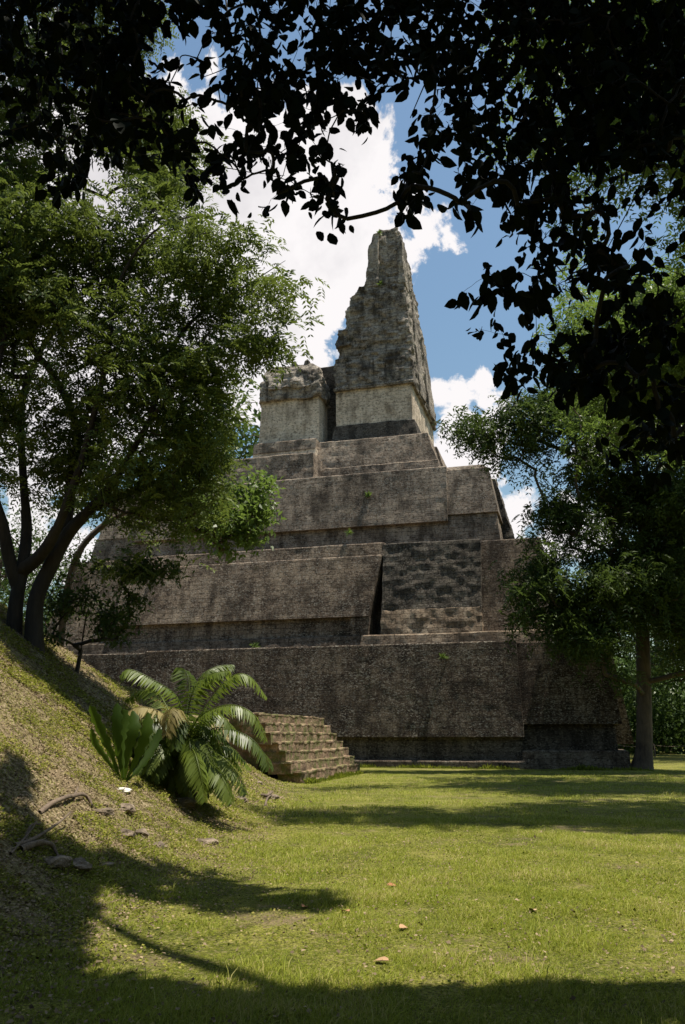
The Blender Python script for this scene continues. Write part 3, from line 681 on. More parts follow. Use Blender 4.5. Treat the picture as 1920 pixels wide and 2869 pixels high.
# outside the frame: the crown goes on, with unseen leaves added for shade
extra = []
for (x0, x1, y0, y1, nn) in ((-900, 2900, -900, 0, 620), (1920, 2600, 0, 1200, 170), (-700, 0, -200, 380, 60)):
    for _ in range(nn):
        Y = 4.4+1.9*r.random(); extra.append(at(x0+(x1-x0)*r.random(), y0+(y1-y0)*r.random(), Y))
for _ in range(1500):  # unseen clusters added overhead to deepen the ground shade
    z = 8.5+5*r.random(); extra.append(np.array([-7+16*r.random(), -6+11.6*r.random(), z]))
extra = [e for e in extra if e[1] < 2 or e[2]-EYE > 1.13*e[1] or e[2] < 8.5]
tips = np.array(tips+extra)
ob = np.array([6.2, 2.2, -.1])
OL = [dict(p=[ob, ob+np.array([-.2, .2, 2.5]), ob+np.array([-.6, .8, 5.5]), ob+np.array([-1.6, 1.8, 8.6]), ob+np.array([-3.2, 4.2, 11.5]), ob+np.array([-4.6, 6.5, 13.5])], r=[.5, .38, .3, .2, .12, .05]),
      dict(p=[ob+np.array([-.6, .8, 5.5]), at(2150, -160, 5.2), at(1750, -120, 6.0), at(1350, -110, 6.4), at(900, -130, 6.6), at(300, -120, 6.8), at(-300, -60, 7)], r=[.16, .06, .025, .02, .015, .012, .01]),
      dict(p=[at(2150, -160, 5.2), at(1880, 200, 6.0), at(1800, 500, 6.2), at(1700, 700, 6.2)], r=[.012, .008, .006, .004]),
      dict(p=[ob+np.array([-.5, .6, 4.4]), at(2200, 700, 5.6), at(1900, 900, 6.2), at(1700, 980, 6.4)], r=[.05, .02, .009, .004]),
      dict(p=[at(1350, -110, 6.4), at(1250, 100, 6.6), at(1150, 330, 6.6)], r=[.015, .01, .004]),
      dict(p=[at(620, -130, 6.7), at(640, 60, 6.5), at(655, 170, 6.5), at(560, 220, 6.5)], r=[.012, .008, .006, .003]),
      dict(p=[at(150, -120, 6.8), at(180, 200, 6.8), at(230, 380, 6.8)], r=[.014, .008, .004])]
def shade_pts(ells, n, z0, z1, off, r):
    """crown foliage standing in the sun's path above patches of the lawn"""
    w = np.array([e[2]*e[3] for e in ells], float); out = []
    SDn = np.array(SD)
    ch = r.choice(len(ells), size=n, p=w/w.sum())
    for k in ch:
        e = ells[k]; a = r.random()*2*PI; q = math.sqrt(r.random()); p = hit(e[0]+e[2]*q*math.cos(a), e[1]+e[3]*q*math.sin(a))
        if p[1] > 45: continue
        z = z0+(z1-z0)*r.random()
        if off: z = max(z, EYE+1.15*p[1]+.4+1.5*r.random())
        for _ in range(14):
            c = p+SDn*((z-p[2])/SDn[2]); dy = c[1]*math.cos(PITCH)+(c[2]-EYE)*math.sin(PITCH)
            qx = 960+F*c[0]/dy; qy = 1434.5-F*(-c[1]*math.sin(PITCH)+(c[2]-EYE)*math.cos(PITCH))/dy
            if off or qx > 1600 or (qy < 420 and qx > 1330): break
            z += .8
        else: continue
        out.append(c)
    return np.array(out)
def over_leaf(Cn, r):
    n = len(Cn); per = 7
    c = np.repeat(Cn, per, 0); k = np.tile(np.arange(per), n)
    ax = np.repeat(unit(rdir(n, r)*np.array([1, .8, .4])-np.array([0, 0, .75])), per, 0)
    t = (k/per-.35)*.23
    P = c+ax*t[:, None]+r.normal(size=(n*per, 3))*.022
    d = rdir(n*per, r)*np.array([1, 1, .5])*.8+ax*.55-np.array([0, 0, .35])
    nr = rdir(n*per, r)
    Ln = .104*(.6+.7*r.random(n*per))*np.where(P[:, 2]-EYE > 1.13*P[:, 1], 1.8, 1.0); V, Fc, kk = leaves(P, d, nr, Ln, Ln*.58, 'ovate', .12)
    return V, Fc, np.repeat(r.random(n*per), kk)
upper = []  # unseen leaves added sunward of the tips to shade them
for p in tips[r.permutation(len(tips))[:2600]]:
    q = p+np.array(SD)*(1.5+6*r.random())/SD[2]; 
    if q[2] > EYE+1.13*q[1]+.3: upper.append(q)
upper = np.array(upper)
SH_BAND = [(60, 2420, 160, 70), (60, 2540, 160, 80), (260, 2440, 170, 50), (460, 2470, 170, 45), (640, 2520, 170, 38), (830, 2535, 130, 24), (40, 2640, 130, 80), (30, 2200, 55, 70)]  # shade patches that the unseen crown leaves are placed to cast
SH_NEAR = [(100, 2400, 140, 70), (80, 2520, 200, 110), (330, 2440, 150, 40), (520, 2490, 200, 50), (760, 2520, 190, 30), (60, 2680, 160, 90), (30, 2160, 60, 50), (40, 2300, 60, 50),
      (250, 2810, 330, 70), (600, 2830, 300, 50), (950, 2840, 300, 45), (1250, 2820, 300, 50), (1600, 2815, 350, 50), (1850, 2810, 200, 50)]
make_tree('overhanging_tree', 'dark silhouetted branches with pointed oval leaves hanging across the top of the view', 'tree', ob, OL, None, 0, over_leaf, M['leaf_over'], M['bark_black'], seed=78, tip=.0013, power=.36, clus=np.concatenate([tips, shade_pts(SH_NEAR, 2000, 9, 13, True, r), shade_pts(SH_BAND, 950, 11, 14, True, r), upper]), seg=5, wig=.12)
# -- tall trees whose crowns reach in from the right
r = np.random.default_rng(41)
SH_FAR = [(960, 2212, 90, 6), (1120, 2205, 90, 9), (1180, 2182, 120, 7), (1420, 2190, 150, 14), (1650, 2200, 200, 26), (1840, 2190, 130, 30), (1500, 2225, 90, 8)]
SH_MID = [(1160, 2268, 80, 7), (1260, 2296, 130, 14), (1450, 2292, 110, 17), (1750, 2262, 220, 34), (1650, 2300, 120, 14), (1880, 2290, 80, 30)]
kb = [pb(1640, 900, 29, 100, 60, 2.2), pb(1690, 830, 29, 60, 35, 1.5, .6), pb(1800, 930, 29, 150, 100, 3), pb(1900, 850, 29, 110, 70, 3), pb(1860, 1060, 29, 130, 100, 3), pb(2050, 950, 29, 160, 200, 4)]
c1, _ = blob_points(kb, 420, r)
nb1 = np.array([16.5, 29.5, -.1])
make_tree('clearing_tree', 'sunlit yellow-green treetop reaching in at the right edge above the spreading tree', 'tree', nb1,
          [dict(p=[nb1, nb1+np.array([-.2, 0, 5]), nb1+np.array([-1.2, -.3, 10]), nb1+np.array([-3, -.5, 15])], r=[.45, .34, .24, .12])], None, 0,
          pinnate_leaf(20, .9, .5, 4, .24, .09), M['leaf_bright'], M['bark'], seed=42, tip=.009, power=.5, clus=np.concatenate([c1, shade_pts(SH_FAR, 170, 14, 18, False, r)]))
kb = [pb(1480, 120, 19, 110, 110, 1.8), pb(1650, 230, 19, 160, 120, 2.4), pb(1800, 80, 19, 160, 160, 2.4), pb(1880, 350, 19, 110, 130, 2.4), pb(2100, 200, 19, 200, 350, 4), pb(1400, 330, 19, 50, 60, 1, .5)]
c1, _ = blob_points(kb, 330, r)
nb2 = np.array([14.0, 18.5, -.1])
make_tree('clearing_tree', 'high green crown glimpsed behind the black overhanging leaves at top right', 'tree', nb2,
          [dict(p=[nb2, nb2+np.array([-.2, 0, 5]), nb2+np.array([-1.0, -.3, 10]), nb2+np.array([-3.5, 0, 15])], r=[.42, .34, .24, .12])], None, 0,
          pinnate_leaf(18, .7, .4, 4, .18, .07), M['leaf_bright'], M['bark'], seed=43, tip=.008, power=.5, clus=np.concatenate([c1, shade_pts(SH_MID, 190, 15.5, 18.5, False, r)]))
# -- forest trees round the clearing
FG = 'rainforest trees standing round the clearing'
def pos_of(px, Y): p = at(px, 2062, Y); return (p[0], p[1], -.1)
kinds = []
for q, (px, Y, h, lab) in enumerate([
        (1985, 74, 22, 'dense forest tree behind the rope fence at the far right edge'),
        (1870, 98, 34, 'taller forest tree filling the gap right of the pale trunk'),
        (2090, 66, 24, 'forest tree standing past the right edge behind the fence'),
        (60, 62, 17, 'low green tree seen between the stems of the feathery tree at far left'),
        (190, 78, 19, 'pale green treetop peeking between the leaning stem and the pyramid'),
        (-60, 55, 19, 'forest tree at the extreme left beyond the mound'),
        (560, 98, 44, 'high treetop rising behind the left side of the pyramid platform'),
        (2200, 60, 26, 'forest tree well right of the fence beyond the lawn'),
        (-300, 60, 24, 'forest tree left of the mound beyond the frame edge')]):
    b = pos_of(px, Y)
    if q < 2:
        t_ = forest_tree('rainforest_tree', lab, b, h, h*.27, 50+q, FG, M['leaf_far'], 420, 34, .42); kinds.append((t_, h)); continue
    src, hs = kinds[q % 2]; c = src.copy(); COL.objects.link(c); c.location = b; c['label'] = lab; c.rotation_euler = (0, 0, q*1.9); k = h/hs; c.scale = (k*1.1, k*1.1, k)
    for ch in list(src.children):
        d = ch.copy(); COL.objects.link(d); d.parent = c
# far-off wood all round, one mass
r = np.random.default_rng(60); n = 2600
an = r.random(n)*2*PI; rad = 125+45*r.random(n); zz = (14+9*np.sin(an*9)+6*np.sin(an*23+1))*r.random(n)**.6+1
Cn = np.stack([np.sin(an)*rad+5, np.cos(an)*rad+20, zz], 1)
V, Fc, vr = simple_leaf(44, 5.0, 1.6, .9, .2)(Cn, r)
n = 2400; X = np.concatenate([15+r.random(n//2)*45, -14-r.random(n//2)*70]); Yq = np.concatenate([76+.12*X[:n//2]+r.random(n//2)*9, 60+r.random(n//2)*30])
Cu = np.stack([X, Yq, .3+8.5*r.random(n)**1.3], 1)
Vu, Fu, vu = simple_leaf(34, 1.8, .5, .26, .2)(Cu, r)
n = 1500; Xb = -26+52*r.random(n); Cb = np.stack([Xb, -9-9*r.random(n)-.01*Xb**2, 17*r.random(n)], 1)  # unseen foliage added behind and beside the camera to darken the near shade
Cr = np.stack([13+7*r.random(500), -8+17*r.random(500), 13*r.random(500)], 1); Cl = np.stack([-17-7*r.random(500), -8+20*r.random(500), 3+14*r.random(500)], 1)
Vb, Fb, vb = simple_leaf(34, 1.5, .5, .27, .2)(np.concatenate([Cb, Cr, Cl]), r)
tag(npmesh('rainforest', Vb, Fb, M['leaf_far'], var=vb), 'unseen rainforest edge added around the viewpoint to shade it', 'forest', kind='stuff')
tag(npmesh('undergrowth', Vu, Fu, M['leaf_far'], var=vu), 'tangled green undergrowth at the forest edge', 'undergrowth', kind='stuff')
for q, (px, py, v_, lab) in enumerate([(1032, 1388, 6.5, 'tuft of weeds growing on the smooth face of the upper tier'), (980, 1494, 3.6, 'yellow-green tuft at the foot of the upper tier near its middle'), (715, 1812, 1.9, 'small weed on the ledge above the lowest tier at left'),
        (1243, 1842, .4, 'green weed high on the lowest sloping panel right of centre'), (1066, 797, 13.4, 'weed growing at the foot of the roof comb niche'), (1062, 655, 13.6, 'yellow moss tuft on the top of the broken roof comb'), (428, 1625, 3.0, 'sparse weed on the middle tier behind the dark sapling')]):
    P = tl(0, v_, 0); rr_ = ray(px, py); vv = np.array([math.sin(YAW), math.cos(YAW), 0]); d_ = (P-np.array([0, 0, EYE]))@vv/(rr_@vv); b = np.array([0, 0, EYE])+rr_*d_
    nl_ = 60; d2 = rdir(nl_, r)+np.array([0, -.2, .35]); L2 = .34*(.4+.8*r.random(nl_)); V2, F2, k2 = leaves(r.normal(size=(nl_, 3))*.004, d2, rdir(nl_, r), L2, L2*.2, 'kite', .3); v2 = np.repeat(r.random(nl_), k2)
    o = npmesh('wall_weed', V2, F2, M['leaf_bright'], var=v2); o.location = b-vv*.08; tag(o, lab, 'weed', 'weeds rooted in the pyramid masonry')
tag(npmesh('distant_forest', V, Fc, M['leaf_far'], var=vr), 'far-off wall of rainforest closing the clearing', 'forest', kind='stuff')

# ---------------------------------------------------------------- fern and nest plant
def frond_mesh(path, width, n, prof, droop, r, lw=.028):
    """pinnate frond: leaflets hang from both sides of an arching midrib"""
    P = smooth_line(path, 10); k = len(P)
    s = np.linspace(0, k-1.001, n); i = s.astype(int); f = (s-i)[:, None]; Q = P[i]*(1-f)+P[np.minimum(i+1, k-1)]*f
    T = unit(P[np.minimum(i+1, k-1)]-P[i]); up = np.array([[0, 0, 1.0]]); Sd = unit(np.cross(T, up)+1e-6); Nn = np.cross(Sd, T)
    t = np.linspace(0, 1, n); ww = width*np.interp(t, [0, .1, .3, .6, .85, 1], prof)
    Pp, Dd, Nr, Ln = [], [], [], []
    for sg in (-1, 1):
        Pp.append(Q); Dd.append(Sd*sg*.9+T*.45-up*droop+r.normal(size=(n, 3))*.08); Nr.append(Nn+Sd*sg*.3); Ln.append(ww*(.9+.2*r.random(n)))
    Pp = np.concatenate(Pp); Ln = np.concatenate(Ln)
    V, Fc, kk = leaves(Pp, np.concatenate(Dd), np.concatenate(Nr), Ln, np.full(len(Ln), lw)+Ln*.06, 'kite', .25)
    v2, f2 = tube(P, np.linspace(.014, .004, k), 5)
    V, Fc = join([(V, Fc), (v2, f2)])
    return V, Fc
r = np.random.default_rng(5)
fb = hit(505, 2225); fe = empty('tree_fern', tuple(fb)); tag(fe, 'large leafy fern palm with arching glossy fronds growing at the foot of the mound', 'fern')
V, Fc = tube(np.array([[0, 0, -.2], [.02, 0, .3], [0, 0, .6], [.02, .02, .85]]), [.17, .15, .13, .09], 12)
npmesh('trunk', V+fbm(V, 6.)[:, None]*.04, Fc, M['bark_dark'], fe, smooth=True)
sc = fb[1]/F
def fp(px, py, dy=0):   # frond control point, relative to the fern base
    return at(px, py, fb[1]+dy)-fb
heads = np.array([0, 0, .95])
hand = [  # (points) matching the visible fronds
    [fp(512, 2080), fp(500, 1960, -.1), fp(430, 1905, -.3), fp(365, 1875, -.4), fp(340, 1890, -.45)],
    [fp(515, 2080), fp(540, 1940, -.3), fp(590, 1890, -.5), fp(640, 1880, -.6)],
    [fp(515, 2080), fp(590, 1960, .1), fp(650, 1895, .1), fp(700, 1895, .1), fp(745, 1950, .1)],
    [fp(515, 2090), fp(560, 2010, -.6), fp(640, 1975, -.9), fp(710, 2000, -1.0), fp(745, 2070, -1.1)],
    [fp(515, 2100), fp(600, 2040, -.3), fp(690, 2060, -.5), fp(740, 2110, -.6), fp(755, 2150, -.7)],
    [fp(505, 2090), fp(470, 2010, -.5), fp(400, 1980, -.8), fp(350, 2000, -.9)],
    [fp(510, 2080), fp(530, 1930, .4), fp(520, 1880, .6), fp(500, 1870, .7)],
    [fp(512, 2080), fp(560, 1910, .4), fp(600, 1870, .6), fp(650, 1862, .8)],
    [fp(510, 2090), fp(500, 2000, -.8), fp(480, 1990, -1.2), fp(465, 2060, -1.4)],
    [fp(515, 2120), fp(600, 2110, -.6), fp(660, 2160, -.9), fp(690, 2220, -1.0)],
    [fp(515, 2120), fp(540, 2100, -.9), fp(560, 2160, -1.3), fp(575, 2240, -1.4)],
    [fp(512, 2110), fp(450, 2080, -.6), fp(400, 2120, -.9), fp(380, 2180, -1.0)],
    [fp(515, 2110), fp(590, 2140, -.9), fp(630, 2190, -1.2), fp(650, 2245, -1.3)],
    [fp(512, 2080), fp(450, 1950, .5), fp(400, 1930, .8), fp(350, 1960, 1.1)]]
for q in range(84):
    an = r.random()*2*PI; el = r.random() if q > 22 else .5*r.random(); R_ = .7+.6*r.random(); zt = heads[2]*(.55+.4*el)
    p0 = np.array([0, 0, .55+.35*el]); d = np.array([math.cos(an), math.sin(an), 0])
    hand.append([p0, p0+d*R_*.35+np.array([0, 0, .12+.45*el]), p0+d*R_*.75+np.array([0, 0, .1+.40*el]), p0+d*R_*1.05+np.array([0, 0, -.25+.3*el])])
for q in range(40):
    an = r.random()*2*PI; R_ = .45+.45*r.random(); p0 = np.array([0, 0, .15+.5*r.random()]); d = np.array([math.cos(an), math.sin(an), 0])
    hand.append([p0, p0+d*R_*.4+np.array([0, 0, .25]), p0+d*R_*.8+np.array([0, 0, .15]), p0+d*R_*1.1+np.array([0, 0, -.25])])
for q, pts in enumerate(hand):
    pts = [p-(.3*(1-min(1, k))*0) for k, p in enumerate(pts)]
    V, Fc = frond_mesh(pts, .34 if q < 14 else .30, 52, [.15, .55, .95, 1, .75, .3], .55, r)
    dry = q in (5, 8)
    o = npmesh('frond', V, Fc, M['frond_dry'] if dry else M['frond'], fe, var=np.full(len(V), r.random()))
    if dry: o['label'] = 'yellowing dry frond'
nb_ = hit(348, 2192); ne = empty('birds_nest_plant', tuple(nb_)); tag(ne, 'small rosette plant of upright broad wavy leaves left of the large fern', 'plant')
def np2(px, py, dy=0): return at(px, py, nb_[1]+dy)-nb_
for q, (pts, wd) in enumerate([([(340, 2190, 0), (310, 2110, -.05), (275, 2030, -.1), (252, 1975, -.15)], .16), ([(345, 2190, 0), (330, 2100, -.1), (325, 2020, -.1), (328, 1968, 0)], .19), ([(350, 2190, 0), (360, 2100, -.1), (375, 2040, -.1), (372, 1990, .05)], .2),
                 ([(352, 2190, 0), (385, 2120, 0), (410, 2050, 0), (415, 1995, .1)], .18), ([(342, 2190, 0), (300, 2130, .1), (265, 2080, .2), (256, 2040, .2)], .12), ([(355, 2190, 0), (400, 2140, .2), (435, 2080, .4), (450, 2040, .5)], .15),
                 ([(348, 2190, 0), (345, 2110, .2), (350, 2030, .35), (345, 1985, .4)], .2), ([(350, 2190, 0), (300, 2170, -.2), (262, 2150, -.3), (250, 2120, -.35)], .03)]):
    P = smooth_line([np2(*p) for p in pts], 10); k = len(P); t = np.linspace(0, 1, k)
    w = .50*wd*np.interp(t, [0, .15, .45, .75, .92, 1], [.12, .3, .85, 1, .6, .02])*(1+.22*np.sin(t*44+q))
    T = unit(np.gradient(P, axis=0)); S_ = unit(np.cross(T, np.array([[.15*math.sin(q*2), 1.0, .1]]))); Nn = np.cross(S_, T)
    V = np.concatenate([P+S_*w[:, None]+Nn*w[:, None]*.4, P, P-S_*w[:, None]+Nn*w[:, None]*.4]); V = V+Nn.repeat(3, 0).reshape(-1, 3)[:len(V)]*0
    i = np.arange(k-1); Fc = np.concatenate([np.stack([i, i+1, i+1+k, i+k], 1), np.stack([i+k, i+k+1, i+1+2*k, i+2*k], 1)])
    npmesh('leaf', V, Fc, M['nest'], ne, smooth=True, var=np.full(len(V), r.random()))

# ---------------------------------------------------------------- deadwood, stones
def stick(name, pts, r0, r1, mt, parent=None):
    P = smooth_line(pts, 6); V, Fc = tube(P, np.linspace(r0, r1, len(P)), 8); V = V+fbm(V, 9.)[:, None]*r0*.5
    return npmesh(name, V, Fc, mt, parent, smooth=True)
def G(px, py, dz=0): p = hit(px, py); p[2] += dz; return p
br_ = empty('fallen_branch', tuple(G(180, 2260))); o0 = np.array(br_.location)
stick('branch_stem', [G(110, 2278, .0)-o0, G(150, 2262, .06)-o0, G(200, 2248, .08)-o0, G(240, 2245, .07)-o0, G(258, 2262, .01)-o0], .034, .02, M['deadwood'], br_)
stick('side_twig', [G(205, 2248, .07)-o0, G(212, 2235, .08)-o0, G(218, 2226, .1)-o0], .02, .008, M['deadwood'], br_)
tag(br_, 'sun-bleached curved fallen branch lying on the mound slope left of the plants', 'branch')
br2 = empty('fallen_branch', tuple(G(100, 2370))); o0 = np.array(br2.location)
for pts, r0 in (([G(40, 2378, .03)-o0, G(90, 2380, .1)-o0, G(120, 2372, .14)-o0, G(160, 2345, .15)-o0, G(195, 2325, .2)-o0], .025),
                ([G(60, 2392, .05)-o0, G(110, 2390, .1)-o0, G(150, 2395, .08)-o0, G(160, 2415, .02)-o0], .04), ([G(70, 2370, .05)-o0, G(85, 2345, .12)-o0, G(110, 2338, .1)-o0], .018), ([G(30, 2400, .03)-o0, G(80, 2360, .1)-o0, G(100, 2350, .18)-o0], .015)):
    stick('dead_twig', pts, r0, r0*.35, M['deadwood'], br2)
tag(br2, 'tangle of grey dead twigs half in shade at the left edge of the slope', 'branch')
br3 = empty('fallen_branch', tuple(G(755, 2250))); o0 = np.array(br3.location)
stick('branch_stem', [G(728, 2232, .02)-o0, G(748, 2240, .1)-o0, G(762, 2232, .12)-o0], .05, .03, M['deadwood'], br3)
stick('side_twig', [G(742, 2262, .0)-o0, G(750, 2245, .08)-o0, G(765, 2238, .1)-o0], .03, .015, M['deadwood'], br3)
tag(br3, 'short gnarled root piece lying in rubble between the fern and the staircase', 'branch')
m = mat('limestone_rubble'); g = NG(m); tcc = g.new('ShaderNodeTexCoord').outputs['Object']
g.put(g.b.inputs['Base Color'], g.ramp(g.noise(tcc, 6., 7, .7), [(.35, (.06, .045, .03)), (.5, (.16, .12, .08)), (.65, (.32, .25, .18))])); g.b.inputs['Roughness'].default_value = .95
g.put(g.b.inputs['Normal'], g.bump(g.noise(tcc, 12., 6, .7), .7, .05)); M['rock'] = m
mw = mat('white_chalk_stone'); NG(mw).b.inputs['Base Color'].default_value = (.72, .68, .60, 1); NG(mw).b.inputs['Roughness'].default_value = .95
import bmesh
def rock(px, py, size, label, mt=None, group='loose stones on the foot of the mound', flat=.55, seed=0):
    p = G(px, py); bm = bmesh.new(); bmesh.ops.create_icosphere(bm, subdivisions=3, radius=size)
    Vv = np.array([v.co[:] for v in bm.verts]); n = fbm(Vv/size*1.1+seed*3.7, 1.0, 3)
    for v, k in zip(bm.verts, n): v.co = v.co*(1+.95*k); v.co.z *= flat; v.co.x *= 1.35
    me = bpy.data.meshes.new('loose_stone'); bm.to_mesh(me); bm.free(); me.materials.append(mt or M['rock'])
    o = bpy.data.objects.new('loose_stone', me); COL.objects.link(o); o.location = (p[0], p[1], p[2]-size*.05); o.rotation_euler = (0, 0, seed*1.3)
    tag(o, label, 'stone', group); return o
rock(342, 2214, .11, 'chalk-white flat stone below the small rosette plant', mw, flat=.4, seed=1)
rock(508, 2250, .20, 'brown boulder half buried in shade under the large fern', flat=.5, seed=2)
rock(555, 2220, .10, 'small dark stone at the right foot of the large fern', seed=12)
rock(672, 2243, .14, 'pinkish stone lying right of the fern shadow', seed=3)
rock(752, 2235, .22, 'largest brown rubble stone just in front of the staircase', seed=4)
rock(720, 2195, .13, 'pale stone beside the dark side of the staircase', seed=5)
rock(390, 2335, .10, 'pale stone in the weeds below the large fern', seed=6)
rock(345, 2337, .10, 'tan stone in the weeds left of the pale one below the fern', seed=7)
rock(285, 2275, .11, 'dark mossy lump right of the curved fallen branch', seed=8)
rock(345, 2265, .13, 'dark earthy stone between fallen branch and fern shadow', seed=9)
rock(572, 2360, .12, 'grey-tan stone at the lower edge of the slope towards the lawn', seed=10)
rock(450, 2370, .12, 'broad tan stone low on the slope beneath the fern shadow', seed=11)
rock(150, 2415, .14, 'light grey stone beside the tangle of dead twigs', seed=13)
rock(215, 2425, .12, 'pale stone at the edge of shade below the dead twigs', seed=14)
rock(295, 2425, .08, 'small grey stone at shade edge right of the dead twigs', seed=15)

for k_, (px, py, rot, lab) in enumerate([(1085, 2488, .3, 'orange-brown fallen leaf curled on the open lawn, farthest of its kind'), (848, 2550, 1.2, 'rust-red fallen leaf on the lawn near the end of the left shadow'), (978, 2563, 2.1, 'tan folded leaf lying in the grass at the middle of the lawn'),
        (1120, 2610, .8, 'pale yellow leaf on the lawn right of the tan folded leaf'), (1090, 2703, 2.7, 'whitish dry leaf at the edge of the bottom shadow'), (1500, 2560, 1.7, 'brown leaf pair on the bare patch at right of the lawn')]):
    p = G(px, py, .03); a_r = np.array([[0, 0, 0.]]); V, Fc, _k = leaves(a_r, np.array([[math.cos(rot), math.sin(rot), .15]]), np.array([[.2, -.3, 1.]]), np.array([.13]), np.array([.065]), 'ovate', .35)
    V = np.concatenate([V, V-np.array([0, 0, .003])]); Fc = np.concatenate([Fc, Fc[:, ::-1]+len(V)//2])
    o = npmesh('fallen_leaf', V, Fc, M['fallen'], var=np.full(len(V), k_/6)); o.location = p; tag(o, lab, 'leaf', 'fallen leaves on the lawn')
# ---------------------------------------------------------------- rope fence far right
fn = empty('rope_fence', (25.5, 70, 0)); tag(fn, 'low rope fence with wooden posts at the far right edge of the clearing', 'fence')
fp0 = np.array([19, 68.5]); fp1 = np.array([42, 74.])
pp = []
for k in range(8):
    q = fp0+(fp1-fp0)*k/7; V, Fc = tube(np.array([[0, 0, -.2], [.01, 0, .5], [0, .01, 1.0], [0, .01, 1.02]]), [.06, .055, .05, .01], 8)
    npmesh('post', V+np.array([q[0]-25.5, q[1]-70, 0]), Fc, M['bark_pale'], fn, smooth=True); pp.append(q)
for k in range(7):
    a, b = pp[k], pp[k+1]; T = np.linspace(0, 1, 12); P = np.stack([a[0]+(b[0]-a[0])*T-25.5, a[1]+(b[1]-a[1])*T-70, .93-.12*4*T*(1-T)], 1)
    V, Fc = tube(P, np.full(12, .022), 6); npmesh('rope', V, Fc, M['deadwood'], fn, smooth=True)

# ---------------------------------------------------------------- grass, weeds, litter
def frustum_pts(n, y0, y1, r, pw=1.0, xlim=.46):
    Y = y0+(y1-y0)*r.random(n)**pw; X = (r.random(n)*2-1)*xlim*(Y+1.0)
    return X, Y
def mound_s(X, Y): return np.interp(Y, TOE[:, 0], TOE[:, 1])-X
def blades(n, y0, y1, hh, ww, r, pw=1.0):
    X, Y = frustum_pts(n, y0, y1, r, pw); s = mound_s(X, Y)
    keep = (s < .6+.5*r.random(n)) | (r.random(n) < .22)
    cl = fbm(np.stack([X, Y, X*0], 1), 1.6, 3)+fbm(np.stack([X, Y, X*0], 1), .5, 2)*.6
    keep &= r.random(n) < np.clip(.78+cl*1.7, .18, 1)
    X, Y, cl = X[keep], Y[keep], cl[keep]; n = len(X)
    Z = hgt(X, Y)-.01; P = np.stack([X, Y, Z], 1); an = r.random(n)*2*PI; ln = .25+.8*r.random(n)**1.3
    tilt = np.stack([np.cos(an)*ln, np.sin(an)*ln, np.ones(n)], 1); H = hh*(.45+1.2*r.random(n)**1.6)*np.maximum(.5, 1+cl*1.3); sd_ = np.stack([-np.sin(an+.6), np.cos(an+.6), np.zeros(n)], 1)
    T = unit(tilt); mid = P+T*(H*.55)[:, None]; tip = P+T*H[:, None]+np.stack([np.cos(an), np.sin(an), -.6*np.ones(n)], 1)*(H*.28)[:, None]
    w = ww*(.7+.6*r.random(n)); V = np.stack([P-sd_*w[:, None]*.5, P+sd_*w[:, None]*.5, mid+sd_*w[:, None]*.4, tip, mid-sd_*w[:, None]*.4], 1).reshape(-1, 3)
    b = np.arange(n)[:, None]*5; Fc = np.concatenate([b+np.array([[0, 1, 2]]), b+np.array([[0, 2, 4]]), b+np.array([[4, 2, 3]])])
    vr = np.clip(.5+cl*.5+r.normal(size=n)*.27, 0, 1)
    return V, Fc, np.repeat(vr, 5)
r = np.random.default_rng(99)
allv = [blades(300000, 4.6, 10, .042, .0050, r), blades(260000, 9, 18, .048, .0075, r), blades(160000, 17, 42, .06, .013, r), blades(9000, 4.6, 13, .10, .0065, r)]
nb3 = 9000; uu = 40*r.random(nb3)-1; vv3 = -.22-.35*r.random(nb3)**2; B3 = np.array([tl(a, b, 0) for a, b in zip(uu, vv3)])
B4 = np.array([[*(An+sd*(9.6*q-.2)-lf*(.02+.25*w*w)), 0] for q, w in zip(r.random(3000), r.random(3000))]); B3 = np.concatenate([B3, B4]); B3[:, 2] = hgt(B3[:, 0], B3[:, 1])-.02; n3 = len(B3)
d3 = rdir(n3, r)*.6+np.array([0, 0, 1.0]); L3 = (.05+.17*r.random(n3)**2)*(.25+1.6*np.clip(fbm(B3, .9, 2)+.4, 0, 1)); V3, F3, k3 = leaves(B3, d3, rdir(n3, r), L3, L3*.14+.008, 'kite', .3)
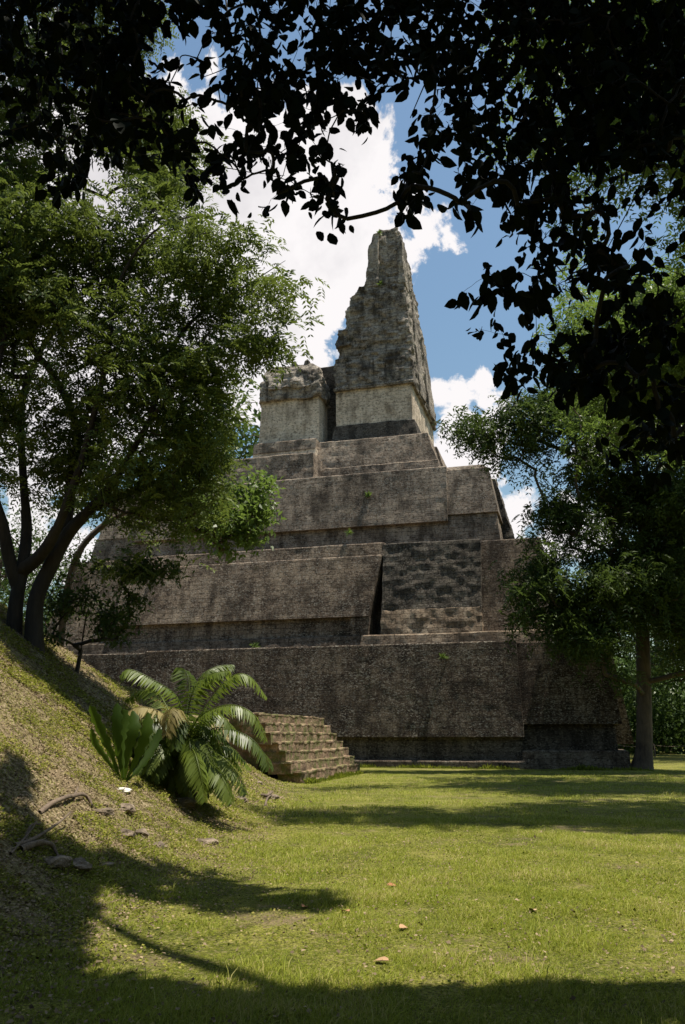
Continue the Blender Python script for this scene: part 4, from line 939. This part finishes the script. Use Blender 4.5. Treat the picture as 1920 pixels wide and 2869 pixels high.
F3 = np.concatenate([F3[:, [0, 1, 2]], F3[:, [0, 2, 3]]]); allv.append((V3, F3, np.repeat(r.random(n3)*.7, k3)))
V, Fc = join([(a[0], a[1]) for a in allv]); 
tag(npmesh('grass', V, Fc, M['grass'], var=np.concatenate([a[2] for a in allv])), 'short green grass blades covering the lawn', 'grass', kind='stuff')
def scatter(n, y0, y1, smin, smax, size, zoff, tiltn, r, dens=None, pw=1.0, shape='kite', asp=.75):
    X, Y = frustum_pts(n*3, y0, y1, r, pw); s = mound_s(X, Y); k = (s > smin+.5*r.normal(size=len(s))) & (s < smax)
    if dens is not None: 
        c = fbm(np.stack([X, Y, X*0+3], 1), dens, 3); k &= c > -.03
    X, Y = X[k][:n], Y[k][:n]; n = len(X)
    P = np.stack([X, Y, hgt(X, Y)+zoff*(.2+r.random(n))], 1); d = rdir(n, r)*np.array([1, 1, .35]); nr = rdir(n, r)*tiltn+np.array([-.3, -.2, 1])
    Ln = size*(.4+.8*r.random(n)); V, Fc, kk = leaves(P, d, nr, Ln, Ln*asp, shape, .1)
    return V, Fc, np.repeat(r.random(n), kk)
ws = [scatter(26000, 4.8, 20, -30, 0, .030, .03, .6, r, 1.3, .7), scatter(110000, 5.5, 17, -.1, 30, .036, .045, .8, r, 2.2), scatter(110000, 15, 31, .0, 30, .055, .04, .6, r, 1.7)]
V, Fc = join([(a[0], a[1]) for a in ws])
tag(npmesh('ground_weeds', V, Fc, M['weed'], var=np.concatenate([a[2] for a in ws])), 'low yellow-green weeds covering the mound slope', 'ground cover', kind='stuff')
ws = [scatter(42000, 5.5, 17, -.4, 30, .036, .03, .6, r), scatter(38000, 15, 31, -.1, 30, .055, .035, .7, r), scatter(4500, 4.8, 15, -20, 0, .032, .035, .7, r, .5), scatter(500, 5, 20, -20, 0, .05, .03, .5, r)]
V, Fc = join([(a[0], a[1]) for a in ws])
tag(npmesh('leaf_litter', V, Fc, M['litter'], var=np.concatenate([a[2] for a in ws])), 'scattered dry brown leaves among the weeds', 'dead leaves', kind='stuff')
